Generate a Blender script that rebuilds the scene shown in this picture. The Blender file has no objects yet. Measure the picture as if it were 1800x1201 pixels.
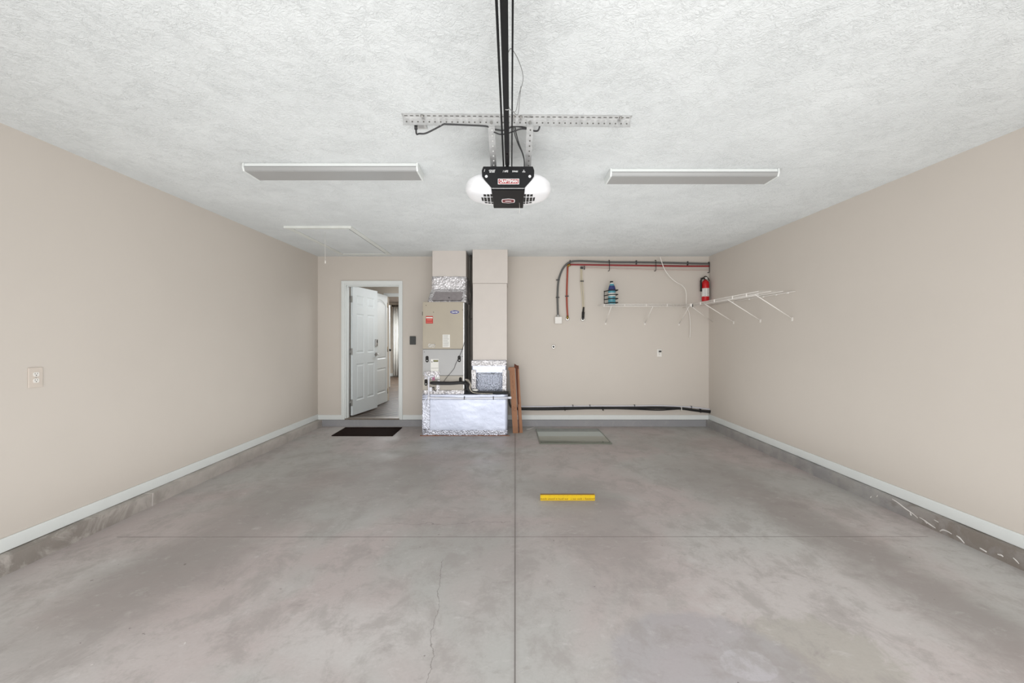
import bpy, bmesh, math, random
from mathutils import Vector, Matrix
random.seed(7)
R = math.radians
SC = bpy.context.scene
COL = SC.collection

# ------------------------------------------------------------------ camera
F = 750.0; CXP, CYP = 898.0, 594.0; CH = 1.35
cam_d = bpy.data.cameras.new('camera'); cam = bpy.data.objects.new('camera', cam_d); COL.objects.link(cam)
cam.location = (0, 0, CH); cam.rotation_euler = (R(90), 0, 0)
cam_d.sensor_width = 36; cam_d.lens = F / 1800 * 36
cam_d.shift_x = (900 - CXP) / 1800; cam_d.shift_y = (CYP - 600.5) / 1800
cam_d.clip_start = 0.02; cam_d.clip_end = 200
SC.camera = cam

# ------------------------------------------------------------------ light
SC.view_settings.view_transform = 'Standard'; SC.view_settings.look = 'None'
SC.view_settings.exposure = 0.08; SC.view_settings.gamma = 1
w = bpy.data.worlds.new('sky'); SC.world = w; w.use_nodes = True
bg = w.node_tree.nodes['Background']; bg.inputs[0].default_value = (0.93, 0.97, 1.0, 1); bg.inputs[1].default_value = 1.1

def area(name, loc, rot, sx, sy, power, col=(1, 1, 1), spread=180):
    d = bpy.data.lights.new(name, 'AREA'); d.shape = 'RECTANGLE'; d.size = sx; d.size_y = sy
    d.energy = power; d.color = col; d.spread = R(spread)
    o = bpy.data.objects.new(name, d); o.location = loc; o.rotation_euler = [R(a) for a in rot]
    COL.objects.link(o); return o
area('daylight_through_garage_door', (0.2, -0.28, 1.2), (90, 0, 0), 5.3, 2.1, 100, (1.0, 1.0, 1.0), 150)
area('added_upward_fill', (0.04, 3.6, 0.05), (180, 0, 0), 5.2, 4.3, 56, (0.96, 0.99, 1.0))  # unseen fill lamp added just above the floor to brighten the ceiling
area('hall_ceiling_lamp', (-1.45, 7.3, 2.4), (0, 28, 0), 0.8, 1.0, 17, (0.95, 0.98, 1.0))
area('unseen_bedroom_light', (-2.2, 11.5, 2.3), (0, 0, 0), 2.4, 2.4, 200, (0.93, 0.97, 1.0))  # unseen area light facing down under the far room's ceiling, no window modelled

# ------------------------------------------------------------------ helpers
def X(px, Y): return (px - CXP) / F * Y
def Z(py, Y): return CH + (CYP - py) / F * Y
def P(px, py, Y): return Vector((X(px, Y), Y, Z(py, Y)))
def lin(r, g=None, b=None):
    if g is None: g = b = r
    return tuple(((c/255) / 12.92 if c/255 <= 0.04045 else ((c/255 + 0.055) / 1.055) ** 2.4) for c in (r, g, b)) + (1,)

class NT:
    def __init__(s, name):
        s.m = bpy.data.materials.new(name); s.m.use_nodes = True
        s.t = s.m.node_tree; s.b = s.t.nodes['Principled BSDF']
    def n(s, kind, **kw):
        nd = s.t.nodes.new(kind)
        for k, v in kw.items():
            if k.startswith('_'): setattr(nd, k[1:], v)
        return nd
    def link(s, a, b): s.t.links.new(a, b)
    def val(s, sock, v):
        if isinstance(v, (int, float, tuple)): sock.default_value = v
        else: s.link(v, sock)
    def math(s, op, a, b=0.0, c=None, clamp=False):
        nd = s.n('ShaderNodeMath', _operation=op); nd.use_clamp = clamp
        s.val(nd.inputs[0], a); s.val(nd.inputs[1], b)
        if c is not None: s.val(nd.inputs[2], c)
        return nd.outputs[0]
    def mix(s, fac, a, b, blend='MIX'):
        nd = s.n('ShaderNodeMix', _data_type='RGBA', _blend_type=blend)
        s.val(nd.inputs[0], fac); s.val(nd.inputs[6], a); s.val(nd.inputs[7], b)
        return nd.outputs[2]
    def pos(s):
        g = s.n('ShaderNodeNewGeometry'); return g.outputs['Position']
    def xyz(s):
        sp = s.n('ShaderNodeSeparateXYZ'); s.link(s.pos(), sp.inputs[0]); return sp.outputs
    def noise(s, scale, detail=4, rough=0.5, dist=0.0, stretch=None):
        nd = s.n('ShaderNodeTexNoise')
        nd.inputs['Scale'].default_value = scale; nd.inputs['Detail'].default_value = detail
        nd.inputs['Roughness'].default_value = rough; nd.inputs['Distortion'].default_value = dist
        if stretch:
            mp = s.n('ShaderNodeMapping'); mp.inputs['Scale'].default_value = stretch
            s.link(s.pos(), mp.inputs[0]); s.link(mp.outputs[0], nd.inputs['Vector'])
        else: s.link(s.pos(), nd.inputs['Vector'])
        return nd.outputs[0]
    def ss(s, v, lo, hi, a=0.0, b=1.0):
        nd = s.n('ShaderNodeMapRange', _interpolation_type='SMOOTHSTEP')
        s.val(nd.inputs[0], v)
        nd.inputs[1].default_value = lo; nd.inputs[2].default_value = hi
        nd.inputs[3].default_value = a; nd.inputs[4].default_value = b
        return nd.outputs[0]
    def bump(s, h, strength=0.3, dist=0.01):
        nd = s.n('ShaderNodeBump'); nd.inputs['Strength'].default_value = strength
        nd.inputs['Distance'].default_value = dist; s.link(h, nd.inputs['Height'])
        s.link(nd.outputs[0], s.b.inputs['Normal'])

MATS = {}
def mat(name, rgb, rough=0.5, metal=0.0, var=0.04, vscale=8.0, bump=0.0, bscale=200.0, spec=0.5, bdist=0.002, detail=4):
    if name in MATS: return MATS[name]
    t = NT(name); c = lin(*rgb) if isinstance(rgb, tuple) else lin(rgb)
    c2 = tuple(max(0, min(1, v * (1 - 2.2 * var))) for v in c[:3]) + (1,)
    t.link(t.mix(t.ss(t.noise(vscale), 0.35, 0.75), c, c2), t.b.inputs['Base Color'])
    t.b.inputs['Roughness'].default_value = rough; t.b.inputs['Metallic'].default_value = metal
    t.b.inputs['Specular IOR Level'].default_value = spec
    if bump: t.bump(t.noise(bscale, detail), bump, bdist)
    MATS[name] = t.m; return t.m

class MB:
    def __init__(s): s.bm = bmesh.new(); s.mi = 0; s.M = Matrix.Identity(4)
    def _v(s, p): return s.bm.verts.new(s.M @ Vector(p))
    def _f(s, vs, smooth=False):
        try: f = s.bm.faces.new(vs)
        except ValueError: return None
        f.material_index = s.mi; f.smooth = smooth; return f
    def box(s, x0, x1, y0, y1, z0, z1, bev=0.0):
        v = [s._v((x, y, z)) for z in (z0, z1) for y in (y0, y1) for x in (x0, x1)]
        fs = [s._f([v[i] for i in q]) for q in ((0,2,3,1),(4,5,7,6),(0,1,5,4),(2,6,7,3),(0,4,6,2),(1,3,7,5))]
        if bev > 0:
            es = list({e for f in fs for e in f.edges})
            r = bmesh.ops.bevel(s.bm, geom=es, offset=bev, segments=2, profile=0.5, affect='EDGES')
            for f in r['faces']: f.material_index = s.mi
        return s
    def loops(s, rings, cap=True, close=True, smooth=True):
        vr = [[s._v(p) for p in r] for r in rings]
        n = len(vr[0])
        for a, b in zip(vr, vr[1:]):
            for i in range(n if close else n - 1):
                j = (i + 1) % n
                s._f([a[i], a[j], b[j], b[i]], smooth)
        if cap and close:
            s._f(list(reversed(vr[0]))); s._f(vr[-1])
        return vr
    def tube(s, pts, r, seg=8, smooth_n=0, radii=None):
        pts = [Vector(p) for p in pts]
        if smooth_n: pts, radii = catmull(pts, smooth_n, radii)
        rings = []; up = None
        for i, p in enumerate(pts):
            d = (pts[min(i+1, len(pts)-1)] - pts[max(i-1, 0)]).normalized()
            if up is None:
                up = Vector((0, 0, 1)) if abs(d.z) < 0.9 else Vector((0, 1, 0))
            u = (up - d * up.dot(d))
            if u.length < 1e-4: u = d.orthogonal()
            u.normalize(); up = u; v = d.cross(u)
            rr = radii[i] if radii else r
            rings.append([p + (u * math.cos(2*math.pi*k/seg) + v * math.sin(2*math.pi*k/seg)) * rr for k in range(seg)])
        s.loops(rings); return s
    def cyl(s, p0, p1, r, seg=16, r1=None):
        return s.tube([p0, p1], r, seg, radii=[r, r if r1 is None else r1])
    def lathe(s, prof, c, axis='z', seg=20):
        c = Vector(c); rings = []
        for r, h in prof:
            ring = []
            for k in range(seg):
                a = 2*math.pi*k/seg; u, v = r*math.cos(a), r*math.sin(a)
                ring.append(c + (Vector((u, v, h)) if axis == 'z' else Vector((u, -h, v)) if axis == 'y' else Vector((h, u, v))))
            rings.append(ring)
        s.loops(rings); return s
    def prism(s, poly, d0, d1, plane='xz'):
        def mk(a, b, d): return (a, d, b) if plane == 'xz' else (d, a, b) if plane == 'yz' else (a, b, d)
        A = [s._v(mk(a, b, d0)) for a, b in poly]; B = [s._v(mk(a, b, d1)) for a, b in poly]
        n = len(poly)
        s._f(list(reversed(A))); s._f(B)
        for i in range(n): s._f([A[i], A[(i+1) % n], B[(i+1) % n], B[i]])
        return s
    def hexa(s, b, t):
        """b and t: four bottom and four top points"""
        B = [s._v(p) for p in b]; T = [s._v(p) for p in t]
        s._f(list(reversed(B))); s._f(T)
        for i in range(4): s._f([B[i], B[(i+1) % 4], T[(i+1) % 4], T[i]])
        return s
    def text(s, body, size, loc, rot=(90, 0, 0), extrude=0.0006, width=None, shear=0.0, align='CENTER', bold=0.02):
        c = bpy.data.curves.new('t', 'FONT'); c.body = body; c.size = size; c.extrude = extrude; c.shear = shear; c.offset = bold * size
        c.align_x = align; c.align_y = 'CENTER'; c.space_line = 0.85
        o = bpy.data.objects.new('t', c); COL.objects.link(o)
        bpy.context.view_layer.update()
        dg = bpy.context.evaluated_depsgraph_get()
        me = bpy.data.meshes.new_from_object(o.evaluated_get(dg))
        sx = 1.0
        if width:
            xs = [v.co.x for v in me.vertices]; sx = width / (max(xs) - min(xs))
        Mx = Matrix.Translation(loc) @ Matrix.LocRotScale(None, __import__('mathutils').Euler([R(a) for a in rot]), None) @ Matrix.Diagonal((sx, 1, 1, 1))
        vs = [s._v(Mx @ v.co) for v in me.vertices]
        for p in me.polygons: s._f([vs[i] for i in p.vertices])
        bpy.data.objects.remove(o); bpy.data.curves.remove(c); bpy.data.meshes.remove(me)
        return s
    def build(s, name, mats, parent=None, origin=None, recalc=True):
        if recalc: bmesh.ops.recalc_face_normals(s.bm, faces=s.bm.faces)
        co = [v.co for v in s.bm.verts]
        if origin is None:
            origin = Vector(((min(c.x for c in co) + max(c.x for c in co)) / 2,
                             (min(c.y for c in co) + max(c.y for c in co)) / 2, min(c.z for c in co)))
        else: origin = Vector(origin)
        bmesh.ops.translate(s.bm, verts=s.bm.verts, vec=-origin)
        me = bpy.data.meshes.new(name); s.bm.to_mesh(me); s.bm.free()
        for m in (mats if isinstance(mats, (list, tuple)) else [mats]): me.materials.append(m)
        o = bpy.data.objects.new(name, me); COL.objects.link(o)
        o.location = origin - (wpos(parent) if parent else Vector((0, 0, 0)))
        if parent: o.parent = parent
        return o
def wpos(o):
    p = o.location.copy()
    while o.parent: o = o.parent; p += o.location
    return p
def catmull(pts, n, radii=None):
    out = []; ro = [] if radii else None
    for i in range(len(pts) - 1):
        p0 = pts[max(i-1, 0)]; p1 = pts[i]; p2 = pts[i+1]; p3 = pts[min(i+2, len(pts)-1)]
        for k in range(n):
            t = k / n
            out.append(0.5 * ((2*p1) + (p2-p0)*t + (2*p0-5*p1+4*p2-p3)*t*t + (3*p1-p0-3*p2+p3)*t*t*t))
            if radii: ro.append(radii[i] + (radii[i+1]-radii[i]) * t)
    out.append(pts[-1])
    if radii: ro.append(radii[-1])
    return out, ro
def tag(o, label=None, cat=None, group=None, kind=None):
    if label: o['label'] = label
    if cat: o['category'] = cat
    if group: o['group'] = group
    if kind: o['kind'] = kind
    return o
def thing(name, label, cat, loc, group=None):
    o = bpy.data.objects.new(name, None); COL.objects.link(o); o.location = loc; o.empty_display_size = 0.1
    return tag(o, label, cat, group)
def struct(o, label=None, cat=None): return tag(o, label, cat, kind='structure')
def dup(root, loc, label, group=None):
    r = root.copy(); COL.objects.link(r); r.location = loc; r['label'] = label
    if group: r['group'] = group
    def rec(a, b):
        for ch in list(a.children):
            c = ch.copy(); COL.objects.link(c); c.parent = b; rec(ch, c)
    rec(root, r); return r

# ------------------------------------------------------------------ materials
WALL = (203, 195, 186)
wall_m = mat('wall_paint', WALL, 0.75, var=0.01, vscale=1.5, bump=0.12, bscale=120, spec=0.25)
white_m = mat('white_trim_paint', (222, 225, 223), 0.45, var=0.01)
door_m = mat('white_door_paint', (214, 219, 220), 0.4, var=0.01)

def ceiling_material():
    t = NT('textured_ceiling')
    a = t.noise(24, 5, 0.6, 2.5); b = t.noise(75, 4, 0.6, 1.5)
    patch = t.ss(t.noise(8.0, 3, 0.6, 1.0), 0.3, 0.7)
    h = t.math('ADD', t.ss(a, 0.42, 0.62), t.math('MULTIPLY', t.ss(b, 0.4, 0.65), 0.5))
    h = t.math('MULTIPLY', h, t.math('ADD', t.math('MULTIPLY', patch, 0.6), 0.4))
    t.link(t.mix(t.ss(t.noise(2.2, 4), 0.3, 0.7), lin(225, 228, 228), lin(217, 220, 220)), t.b.inputs['Base Color'])
    t.b.inputs['Roughness'].default_value = 0.7; t.b.inputs['Specular IOR Level'].default_value = 0.3
    t.bump(h, 0.68, 0.0037); return t.m
ceil_m = ceiling_material()

def concrete(name, c1, c2, c3):
    t = NT(name)
    base = t.mix(t.ss(t.noise(0.8, 5, 0.6, 0.6), 0.35, 0.65), c1, c2)
    base = t.mix(t.ss(t.noise(3.5, 6, 0.7, 1.2), 0.5, 0.75, 0, 0.55), base, c3)
    return t, base

def floor_material():
    t = NT('garage_concrete')
    x, y, z = t.xyz()
    pink = lin(180, 170, 168); green = lin(175, 174, 171); blue = lin(160, 159, 163); dark = lin(144, 137, 134); light = lin(199, 197, 195)
    c = t.mix(t.ss(t.noise(0.75, 4, 0.55, 0.5), 0.4, 0.6), pink, green)
    c = t.mix(t.ss(t.noise(1.3, 7, 0.65, 0.4, (1, 1.2, 1)), 0.55, 0.75, 0, 0.5), c, light)
    wob = t.math('MULTIPLY', t.math('SUBTRACT', t.noise(2.2, 9, 0.72, 0.6), 0.5), 2.0)
    wob2 = t.math('MULTIPLY', t.math('SUBTRACT', t.noise(5.0, 9, 0.75, 0.8), 0.5), 1.8)
    def blob(cx, cy, rx, ry, soft, wb=wob, amt=1.0):
        dx = t.math('DIVIDE', t.math('SUBTRACT', x, cx), rx); dy = t.math('DIVIDE', t.math('SUBTRACT', y, cy), ry)
        d = t.math('SQRT', t.math('ADD', t.math('MULTIPLY', dx, dx), t.math('MULTIPLY', dy, dy)))
        d = t.math('ADD', d, wb)
        return t.ss(d, 1 - soft, 1 + soft, amt, 0.0)
    for cx, cy, rx, ry, soft, a in ((2.18, 2.6, .22, 1.3, .5, .75), (2.0, 4.1, .45, .7, .6, .5), (-1.95, 3.2, .33, 1.2, .6, .6), (-2.05, 2.2, .25, .6, .6, .5),
                                    (-1.1, 4.2, .55, .8, .7, .55), (.62, 3.1, .32, .7, .6, .5), (.5, 3.8, .5, .3, .6, .45), (1.9, 5.4, .9, .35, .7, .25), (-.3, 2.9, .5, .5, .7, .3)):
        c = t.mix(blob(cx, cy, rx, ry, soft, wob, a), c, dark)
    for cx, cy, rx, ry, soft, a in ((1.55, 2.3, .5, .7, .5, .5), (-.75, 1.95, .35, .2, .6, .45), (2.75, 2.4, .22, 1.0, .5, .4), (-2.6, 2.3, .3, .5, .5, .3), (-1.9, 1.75, .6, .25, .6, .3)):
        c = t.mix(blob(cx, cy, rx, ry, soft, wob2, a), c, light)
    # patched areas near the door opening
    c = t.mix(blob(1.32, 1.83, .30, .24, .15, wob2, .6), c, lin(162, 158, 148))
    wob3 = t.math('MULTIPLY', wob2, 0.35)
    c = t.mix(blob(.82, 1.72, .40, .38, .10, wob3, .6), c, lin(160, 157, 161))
    c = t.mix(blob(.985, 1.76, .11, .085, .05, t.math('MULTIPLY', wob2, 0.45), .6), c, lin(186, 183, 187))
    c = t.mix(blob(1.02, 1.62, .10, .05, .05, t.math('MULTIPLY', wob2, 0.45), .6), c, lin(190, 187, 190))
    c = t.mix(blob(2.32, 3.02+.42, .07, .07, .4, wob3, .6), c, dark)
    # specks and fine grain
    fine = t.noise(60, 4, 0.7)
    c = t.mix(t.ss(fine, 0.3, 0.8, 0, 0.16), c, dark)
    c = t.mix(t.ss(t.noise(14, 6, 0.72, 0.4, (.7, 1, 1)), 0.55, 0.75, 0, 0.5), c, light)
    c = t.mix(t.ss(t.noise(4.5, 9, 0.75, 0.3, (1, .7, 1)), 0.46, 0.62, 0, 0.55), c, lin(152, 146, 143))
    c = t.mix(t.ss(t.noise(9, 7, 0.75, 0.5, (.6, 1, 1)), 0.55, 0.75, 0, 0.6), c, dark)
    c = t.mix(t.ss(t.noise(23, 2, 0.5), 0.75, 0.78, 0, 0.6), c, lin(95, 88, 84))
    c = t.mix(t.ss(t.noise(31, 2, 0.5), 0.775, 0.79, 0, 0.7), c, lin(215, 213, 210))
    # control joints: tooled grooves
    jx = t.math('SUBTRACT', x, t.math('ADD', t.math('MULTIPLY', y, 0.0104), -0.0015))
    jw = t.math('ADD', 0.0022, t.math('MULTIPLY', t.noise(6, 3), 0.0025))
    g1 = t.math('LESS_THAN', t.math('ABSOLUTE', jx), jw)
    jy = t.math('SUBTRACT', y, t.math('ADD', 2.893, t.math('MULTIPLY', x, 0.0008)))
    g2 = t.math('MULTIPLY', t.math('LESS_THAN', t.math('ABSOLUTE', jy), jw), t.math('LESS_THAN', t.math('ABSOLUTE', t.math('SUBTRACT', x, 0.08)), 2.75))
    # hairline cracks
    ck = t.math('ADD', x, t.math('ADD', t.math('MULTIPLY', y, 0.10), t.math('MULTIPLY', t.math('SUBTRACT', t.noise(5, 5, 0.65), 0.5), 0.10)))
    g3 = t.math('MULTIPLY', t.math('LESS_THAN', t.math('ABSOLUTE', t.math('ADD', ck, 0.157)), 0.0016), t.math('LESS_THAN', y, 2.6))
    ck2 = t.math('SUBTRACT', y, t.math('ADD', 3.10, t.math('MULTIPLY', t.math('SUBTRACT', t.noise(3, 4, 0.6), 0.5), 0.25)))
    g4 = t.math('MULTIPLY', t.math('LESS_THAN', t.math('ABSOLUTE', ck2), 0.002), t.math('LESS_THAN', t.math('ABSOLUTE', t.math('ADD', x, 0.5)), 0.5))
    g = t.math('MAXIMUM', g1, g2); gc = t.math('MAXIMUM', g3, g4)
    c = t.mix(t.ss(t.math('ABSOLUTE', jx), 0.003, 0.03, 0.25, 0.0), c, dark)
    c = t.mix(t.math('MULTIPLY', g, 0.7), c, lin(92, 85, 82))
    c = t.mix(t.math('MULTIPLY', gc, 0.55), c, lin(98, 92, 88))
    t.link(c, t.b.inputs['Base Color'])
    t.link(t.ss(t.noise(2.5, 4), 0.3, 0.7, 0.42, 0.6), t.b.inputs['Roughness'])
    t.b.inputs['Specular IOR Level'].default_value = 0.35
    h = t.math('SUBTRACT', t.math('MULTIPLY', fine, 0.15), g)
    t.bump(h, 0.25, 0.003)
    return t.m
floor_m = floor_material()

def curb_material(name, worn):
    t = NT(name)
    x, y, z = t.xyz()
    if worn: a, b, d = lin(166, 163, 160), lin(148, 146, 146), lin(120, 113, 106)
    else: a, b, d = lin(188, 181, 175), lin(172, 166, 160), lin(138, 131, 124)
    c = t.mix(t.ss(t.noise(4, 5, 0.6, 0.5), 0.35, 0.65), a, b)
    near = t.ss(y, 2.8, 3.9, 0.9, 0.15)
    c = t.mix(t.math('MULTIPLY', t.ss(t.noise(3.0, 6, 0.7, 0.8), 0.45, 0.6), near), c, d)
    if worn:
        c = t.mix(t.ss(y, 2.9, 3.5, 0.5, 0.0), c, lin(140, 130, 121))
    else:
        c = t.mix(t.math('LESS_THAN', t.math('ABSOLUTE', t.math('SUBTRACT', y, 3.42)), 0.006), c, lin(205, 200, 196))
    t.link(c, t.b.inputs['Base Color']); t.b.inputs['Roughness'].default_value = 0.7
    t.bump(t.noise(50, 5, 0.65), 0.45, 0.004); return t.m
curb_l = curb_material('curb_concrete', False); curb_r = curb_material('worn_curb_concrete', True)
def curb_back_material():
    t, c = concrete('grey_painted_curb', lin(152, 151, 153), lin(142, 142, 146), lin(168, 166, 166))
    t.link(c, t.b.inputs['Base Color']); t.b.inputs['Roughness'].default_value = 0.5; t.bump(t.noise(40, 4), 0.2, 0.003); return t.m
curb_b = curb_back_material()

def foil_material(name, col, rough, bscale, bstr, blue=False):
    t = NT(name)
    n1 = t.noise(bscale, 5, 0.65, 1.0)
    if bstr > .5:
        v = t.n('ShaderNodeTexVoronoi'); v.inputs['Scale'].default_value = bscale; v.inputs['Randomness'].default_value = 1
        v2 = t.n('ShaderNodeTexVoronoi', _feature='F2'); v2.inputs['Scale'].default_value = bscale * .45
        t.link(t.pos(), v.inputs[0]); t.link(t.pos(), v2.inputs[0])
        n1 = t.math('ADD', v.outputs['Distance'], t.math('ADD', t.math('MULTIPLY', v2.outputs['Distance'], 1.4), t.math('MULTIPLY', n1, .5)))
    t.link(t.mix(t.ss(t.noise(3, 3), 0.3, 0.7), lin(*col), lin(*[max(0, v - 12) for v in col])), t.b.inputs['Base Color'])
    t.b.inputs['Metallic'].default_value = 0.55 if bstr > .85 else 0.8; t.b.inputs['Roughness'].default_value = rough
    t.bump(n1, min(bstr, 1), 0.011 if bstr > .85 else .008); return t.m
foil_m = foil_material('smooth_foil', (188, 192, 206), 0.4, 9, 0.3)
foil_c = foil_material('crinkled_foil_tape', (220, 217, 219), 0.22, 30, 1.0)
foil_t = foil_material('wrinkled_foil_tape', (200, 202, 213), 0.32, 60, 0.7)
foil_b = foil_material('bubble_foil', (184, 189, 204), 0.3, 80, 0.8)
galv = mat('galvanized_steel', (196, 196, 195), 0.38, 0.7, var=0.08, vscale=30, bump=0.1, bscale=60)
duct_grey = mat('grey_duct_liner', (170, 163, 165), 0.45, 0.6, var=0.06, vscale=20, bump=0.3, bscale=60)
duct_m = mat('beige_duct_board', (205, 197, 190), 0.65, var=0.01, bump=0.05, bscale=200)
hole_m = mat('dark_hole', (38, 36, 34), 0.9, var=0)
black_m = mat('black_plastic', (24, 24, 26), 0.4, var=0.02, spec=.3)
rail_m = mat('black_painted_steel', (18, 18, 19), 0.5, var=0.04, spec=.2)
rubber = mat('black_rubber_insulation', (26, 25, 25), 0.6, var=0.05, vscale=30, bump=0.3, bscale=80)
cream_cab = mat('tan_enamel_cabinet', (168, 158, 141), 0.42, var=0.03, vscale=2.5)
grey_cab = mat('grey_enamel_cabinet', (172, 171, 170), 0.4, 0.0, var=0.04, vscale=2)
cab_side = mat('dark_galvanized_side', (140, 140, 137), 0.5, 0.0, var=0.05)
pvc = mat('white_pvc', (214, 214, 222), 0.35, var=0.02)
white_p = mat('white_plastic', (226, 222, 216), 0.4, var=0.01)
ivory_p = mat('ivory_plastic', (205, 194, 183), 0.35, var=0.01)
lens_m = mat('frosted_white_lens', (236, 236, 238), 0.22, var=0.01)
wire_w = mat('white_coated_wire', (232, 227, 221), 0.4, var=0.01)
brass = mat('brass', (150, 120, 60), 0.3, 0.9)
chrome = mat('satin_nickel', (170, 168, 165), 0.3, 0.9)
card = mat('brown_cardboard', (156, 112, 84), 0.8, var=0.06, vscale=12, bump=0.1)
card_d = mat('dark_inside_cardboard', (92, 48, 30), 0.85, var=0.06)
red_m = mat('red_enamel', (190, 14, 22), 0.3, var=0.03)
red_pipe = mat('red_plastic_pipe', (146, 40, 42), 0.4, var=0.04)
red_pipe2 = mat('orange_red_plastic_pipe', (158, 62, 40), 0.4, var=0.04)
grey_pipe = mat('grey_flexible_conduit', (92, 92, 90), 0.45, var=0.04)
cream_pipe = mat('cream_plastic_pipe', (206, 196, 170), 0.4, var=0.02)
pink_pipe = mat('pale_pink_plastic_pipe', (196, 176, 168), 0.4, var=0.02)
label_w = mat('white_label_paper', (222, 220, 214), 0.6, var=0.02)
label_r = mat('red_label_paper', (178, 52, 44), 0.6, var=0.02)
ink = mat('printed_ink', (70, 68, 68), 0.7, var=0)
badge_blue = mat('blue_badge_enamel', (36, 38, 112), 0.3, var=0)
mat_m = mat('dark_brown_mat', (38, 26, 22), 0.95, var=0.15, vscale=60, bump=0.6, bscale=220, spec=.05)
print_w = mat('white_print', (228, 228, 228), 0.5, var=0)
cable_m = mat('charcoal_cable', (52, 52, 53), 0.5, var=0.02)

# ------------------------------------------------------------------ the setting
XL, XR, YB, ZC, YF = -2.95, 3.025, 6.52, 2.593, -0.45
struct(MB().box(XL - .1, XR + .1, YF - .1, YB + .02, -.1, 0).build('floor', floor_m), 'stained grey concrete garage floor', 'floor')
struct(MB().box(XL - .1, XR + .1, YF - .15, YB + .14, ZC, ZC + .1).build('ceiling', ceil_m), 'white brush-textured garage ceiling', 'ceiling')
struct(MB().box(XL - .12, XL, YF, YB + .14, 0, ZC).build('wall_left', wall_m), 'long beige wall on the left with an outlet', 'wall')
struct(MB().box(XR, XR + .12, YF, YB + .14, 0, ZC).build('wall_right', wall_m), 'long beige wall on the right with wire shelf', 'wall')
DX0, DX1, DZ0, DZ1 = X(606, YB), X(702.3, YB), .098, Z(499.5, YB)
wb = MB(); wb.box(XL, DX0, YB, YB+.14, 0, ZC).box(DX1, XR, YB, YB+.14, 0, ZC).box(DX0, DX1, YB, YB+.14, DZ1, ZC).box(DX0, DX1, YB, YB+.14, 0, DZ0)
struct(wb.build('wall_back', wall_m), 'beige back wall with a doorway into the house', 'wall')
wf = MB(); wf.box(XL, -2.5, YF-.12, YF, 0, ZC).box(2.58, XR, YF-.12, YF, 0, ZC).box(-2.5, 2.58, YF-.12, YF, 2.3, ZC)
struct(wf.build('wall_front', wall_m), 'wall around the open garage doorway behind the camera', 'wall')
drv = mat('driveway_concrete', (200, 197, 192), 0.8, var=0.05, vscale=1)
struct(MB().box(-9, 9, -14, YF - .12, -.12, -.02).build('floor_driveway', drv), 'pale driveway outside the garage doorway', 'floor')

# concrete stem walls
def sloped(x0, x1, y0, y1, z1, side, m, name, label):
    b = MB(); s = .006 * side
    pts_b = [(x0, y0, 0), (x1, y0, 0), (x1, y1, 0), (x0, y1, 0)]
    b.box(x0, x1, y0, y1, 0, z1)
    es = [e for e in b.bm.edges]
    bmesh.ops.subdivide_edges(b.bm, edges=[e for e in es if abs(e.verts[0].co.y - e.verts[1].co.y) > .5 or abs(e.verts[0].co.x - e.verts[1].co.x) > .5], cuts=60)
    for v in b.bm.verts:
        if v.co.z > z1 - .01: v.co.z += random.uniform(-.0025, .0025)
        if abs(v.co.x - (x1 if side > 0 else x0)) < .001 and side > 0: v.co.x += random.uniform(-.003, .003)
    o = struct(b.build(name, m), label)
    return o
sloped(XL, -2.872, YF, YB, .104, 1, curb_l, 'trim_1', 'rough grey concrete curb along the left wall')
cr = sloped(2.966, XR, YF, YB, .104, -1, curb_r, 'trim_2', 'chipped grey concrete curb with white paint streaks along the right wall')
for pts in ([(3.32,.096),(3.27,.086),(3.21,.066),(3.15,.052),(3.11,.036)], [(3.17,.058),(3.165,.040),(3.16,.032)], [(3.10,.046),(3.06,.040),(3.02,.028),(2.98,.020)], [(3.06,.038),(3.04,.026)],
            [(2.95,.012),(2.93,.030),(2.90,.034),(2.87,.030)], [(2.84,.032),(2.82,.026),(2.79,.006)], [(2.60,.030),(2.58,.034),(2.57,.030)], [(2.52,.050),(2.505,.042),(2.49,.030)], [(3.46,.060),(3.45,.075)], [(3.52,.03),(3.51,.045)], [(2.99,.075),(2.96,.070)], [(2.70,.02),(2.66,.014)]):
    b = MB(); b.M = Matrix.Translation((2.9655, 0, 0)) @ Matrix.Diagonal((.35, 1, 1, 1))
    n_ = len(pts); b.tube([(0, y_, z_) for y_, z_ in pts], .003, 6, 4, radii=[.001 + (.0075 if n_ > 4 else .005)*math.sin(math.pi*(q+.5)/n_)*random.uniform(.45, 1.15) for q in range(n_)])
    tag(b.build('paint_streak', mat('white_paint_drip', (224, 220, 216), .5), cr), 'white paint streak')
struct(MB().box(-2.872, 2.966, 6.492, YB, 0, .098, ).build('trim_3', curb_b), 'grey painted concrete curb under the back wall', 'curb')
# baseboards
def bb(name, x0, x1, y0, y1, label, z0=.107, z1=.187):
    b = MB().box(x0, x1, y0, y1, z0, z1, .003)
    return struct(b.build(name, white_m), label, 'baseboard')
bb('baseboard_left', XL, XL+.014, YF, YB-.014, 'white baseboard along the left wall')
bb('baseboard_right', XR-.014, XR, YF, YB-.014, 'white baseboard along the right wall')
CX0, CX1 = X(600.5, YB), X(708, YB)
bb('baseboard_back', XL, CX0, YB-.014, YB, 'short white baseboard left of the house doorway', .1, .172)
bb('baseboard_back', CX1, XR, YB-.014, YB, 'white baseboard right of the house doorway', .1, .172)

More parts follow.
